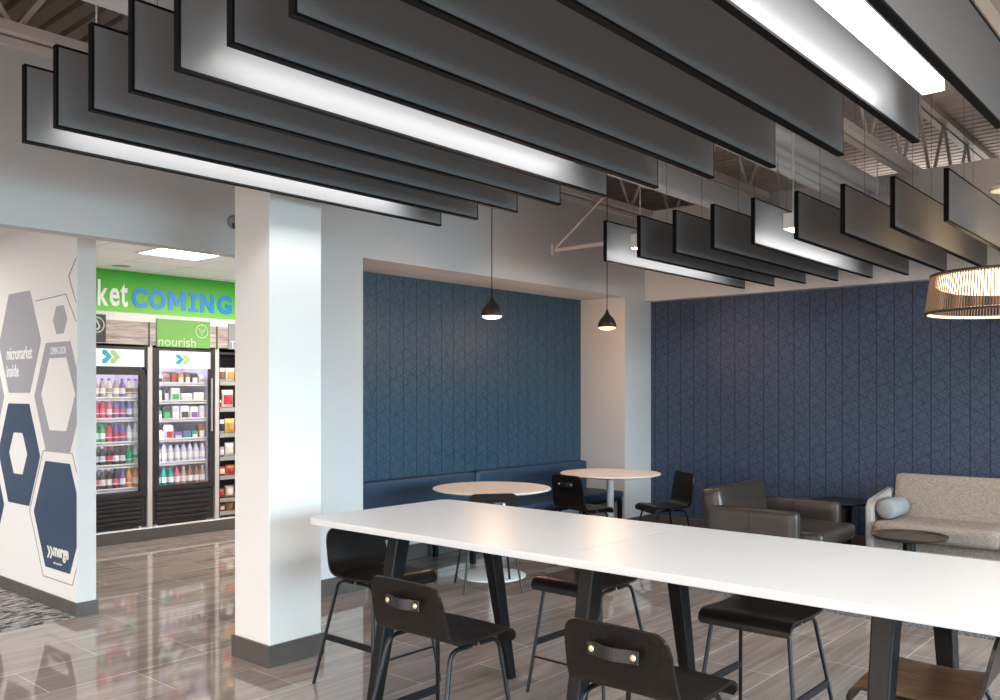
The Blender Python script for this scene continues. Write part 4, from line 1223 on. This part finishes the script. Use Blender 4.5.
r = decal('hexagon_graphic', 'open grey hexagon outline with a coming soon line, cut by the partition end')
o = obj('hexagon', ringhex(hexa(-6.655, 1.563, 0.84, 0.80), hexa(-6.655, 1.58, 0.60, 0.535)), M_GRAPH, r)
bm = BM(); text_bm(bm, 'COMING SOON', (-6.775, 1.873, -6.507, 1.927), 'y', GY - 0.003, 0.002, 0.0); obj('lettering', lb(bm), M_SWHITE, r)
r = decal('hexagon_graphic', 'navy hexagon ring with a white hexagon hole in its middle')
obj('hexagon', ringhex(hexa(-7.385, 1.11, 0.83, 0.79), hexa(-7.395, 1.113, 0.37, 0.325)), M_NAVY, r)
r = decal('hexagon_graphic', 'large navy hexagon with a cream double-arrow logo, lowest on the partition')
obj('hexagon', solid(hexa(-6.66, 0.685, 0.85, 0.79), M_NAVY), M_NAVY, r)
oo = hexa(-6.66, 0.685, 1.02, 0.95); ii = hexa(-6.66, 0.685, 1.006, 0.936)
obj('outline', ringhex(oo, ii), M_LINE, r)
bm = BM()
text_bm(bm, 'merge', (-6.722, 0.357, -6.465, 0.452), 'y', GY - 0.003, 0.002, 0.03)
for dx in (0, 0.05):
    x0 = -6.838 + dx
    prism(bm, [(x0, 0.452), (x0 + 0.022, 0.452), (x0 + 0.062, 0.407), (x0 + 0.022, 0.362), (x0, 0.362), (x0 + 0.036, 0.407)], 'y', GY - 0.003, GY - 0.005)
text_bm(bm, 'off market', (-6.722, 0.330, -6.575, 0.347), 'y', GY - 0.003, 0.002, 0.0)
obj('logo', lb(bm), M_LOGO, r)
r = decal('hexagon_graphic', 'navy hexagon whose tip shows at the left edge of the photo, below the ring')
obj('hexagon', solid(hexa(-8.10, 0.685, 0.83, 0.79), M_NAVY), M_NAVY, r)
r = decal('hexagon_graphic', 'slate hexagon whose tip shows at the left edge, level with the outlined hexagon')
obj('hexagon', solid(hexa(-8.10, 1.56, 0.83, 0.79), M_GRAPH), M_GRAPH, r)
r = decal('hexagon_graphic', 'thin grey outline strokes above the small slate hexagon')
bm = BM()
for q in ([(-7.05, 2.291), (-6.516, 2.305), (-6.345, 2.10)], [(-6.345, 2.55), (-6.465, 2.43), (-6.345, 2.23)]):
    for a, b in zip(q, q[1:]): tube(bm, [(a[0], -0.0015, a[1]), (b[0], -0.0015, b[1])], 0.0035, 4)
o = obj('outline', bm, M_LINE, r)

# ------------------------------------------------------------------ light
def area(name, loc, rot, sx, sy, power, color, spread=180):
    l = bpy.data.lights.new(name, 'AREA'); l.shape = 'RECTANGLE'; l.size = sx; l.size_y = sy; l.energy = power; l.color = color; l.spread = math.radians(spread)
    o = bpy.data.objects.new(name, l); o.location = loc; o.rotation_euler = rot; link(o); return o
w = bpy.data.worlds.new('daylight'); scene.world = w; w.use_nodes = True
WN, WL = w.node_tree.nodes, w.node_tree.links
bg = WN['Background']
wtc = WN.new('ShaderNodeTexCoord'); wsp = WN.new('ShaderNodeSeparateXYZ'); WL.new(wtc.outputs['Generated'], wsp.inputs['Vector'])
wcr = WN.new('ShaderNodeValToRGB')
wcr.color_ramp.elements[0].position = 0.0; wcr.color_ramp.elements[0].color = (0.20, 0.20, 0.20, 1)
wcr.color_ramp.elements[1].position = 0.06; wcr.color_ramp.elements[1].color = (0.75, 0.88, 1.0, 1)
WL.new(wsp.outputs['Z'], wcr.inputs['Fac']); WL.new(wcr.outputs['Color'], bg.inputs['Color'])
bg.inputs['Strength'].default_value = 1.6
# daylight through the window wall on the right, and through the windows behind the viewer
area('window_daylight', (4.4, 2.0, 1.45), (0, math.radians(66), 0), 1.9, 13.5, 560, (0.60, 0.87, 1.0), 78)
area('rear_window_daylight', (-3.0, -4.9, 1.6), (math.radians(68), 0, 0), 13, 1.4, 185, (1.0, 0.88, 0.80), 80)
# fill lamps added overhead to brighten the room, outside the frame
for x, y in ((-2.5, -1.2), (0.8, 1.5), (1.8, 5.5)):
    area('ceiling_fill', (x, y, 3.3), (0, 0, 0), 0.3, 2.4, 120, (1.0, 0.93, 0.86))
for x, y in ((-9.5, 6.0), (-3.0, 12.5)):  # added beyond the walls, aimed up to brighten the deck
    area('deck_fill', (x, y, 3.3), (PI, 0, 0), 1.5, 1.5, 28, (1.0, 0.93, 0.86))
for x, y, pw in ((-8.4, 1.2, 62), (-7.4, 5.6, 95)):
    area('hall_lamp', (x, y, 2.84), (0, 0, 0), 0.6, 0.6, pw, (1.0, 0.94, 0.88))
for y in (5.70, 7.48):
    l = bpy.data.lights.new('pendant_bulb', 'POINT'); l.energy = 26; l.color = (1.0, 0.6, 0.35); l.shadow_soft_size = 0.05
    o = bpy.data.objects.new('pendant_bulb', l); o.location = (-5.05, y, 2.20); link(o)
l = bpy.data.lights.new('drum_bulb', 'POINT'); l.energy = 3.5; l.color = (1.0, 0.66, 0.38); l.shadow_soft_size = 0.1
o = bpy.data.objects.new('drum_bulb', l); o.location = (DX, DY, DZ + 0.2); link(o)

# ------------------------------------------------------------------ camera
cam = bpy.data.cameras.new('camera')
cam.sensor_width = 36; cam.sensor_fit = 'HORIZONTAL'
F = 874.0
cam.lens = F / 1000 * 36
cam.shift_x = 0
cam.shift_y = 41.5 / 1000
cam.clip_start = 0.05
co = bpy.data.objects.new('camera', cam)
A = math.atan2(760, 874)
co.location = (0, 0, 1.6)
co.rotation_euler = (PI / 2, 0, A)
link(co)
scene.camera = co

vs = scene.view_settings
vs.view_transform = 'Standard'
vs.look = 'None'
vs.exposure = 0.04
vs.gamma = 1
vs.use_curve_mapping = False
scene.cycles.use_denoising = True
scene.cycles.max_bounces = 8
scene.cycles.diffuse_bounces = 5
scene.cycles.glossy_bounces = 4
scene.cycles.transparent_max_bounces = 12
scene.cycles.caustics_reflective = False
scene.cycles.caustics_refractive = False
scene.cycles.sample_clamp_indirect = 6
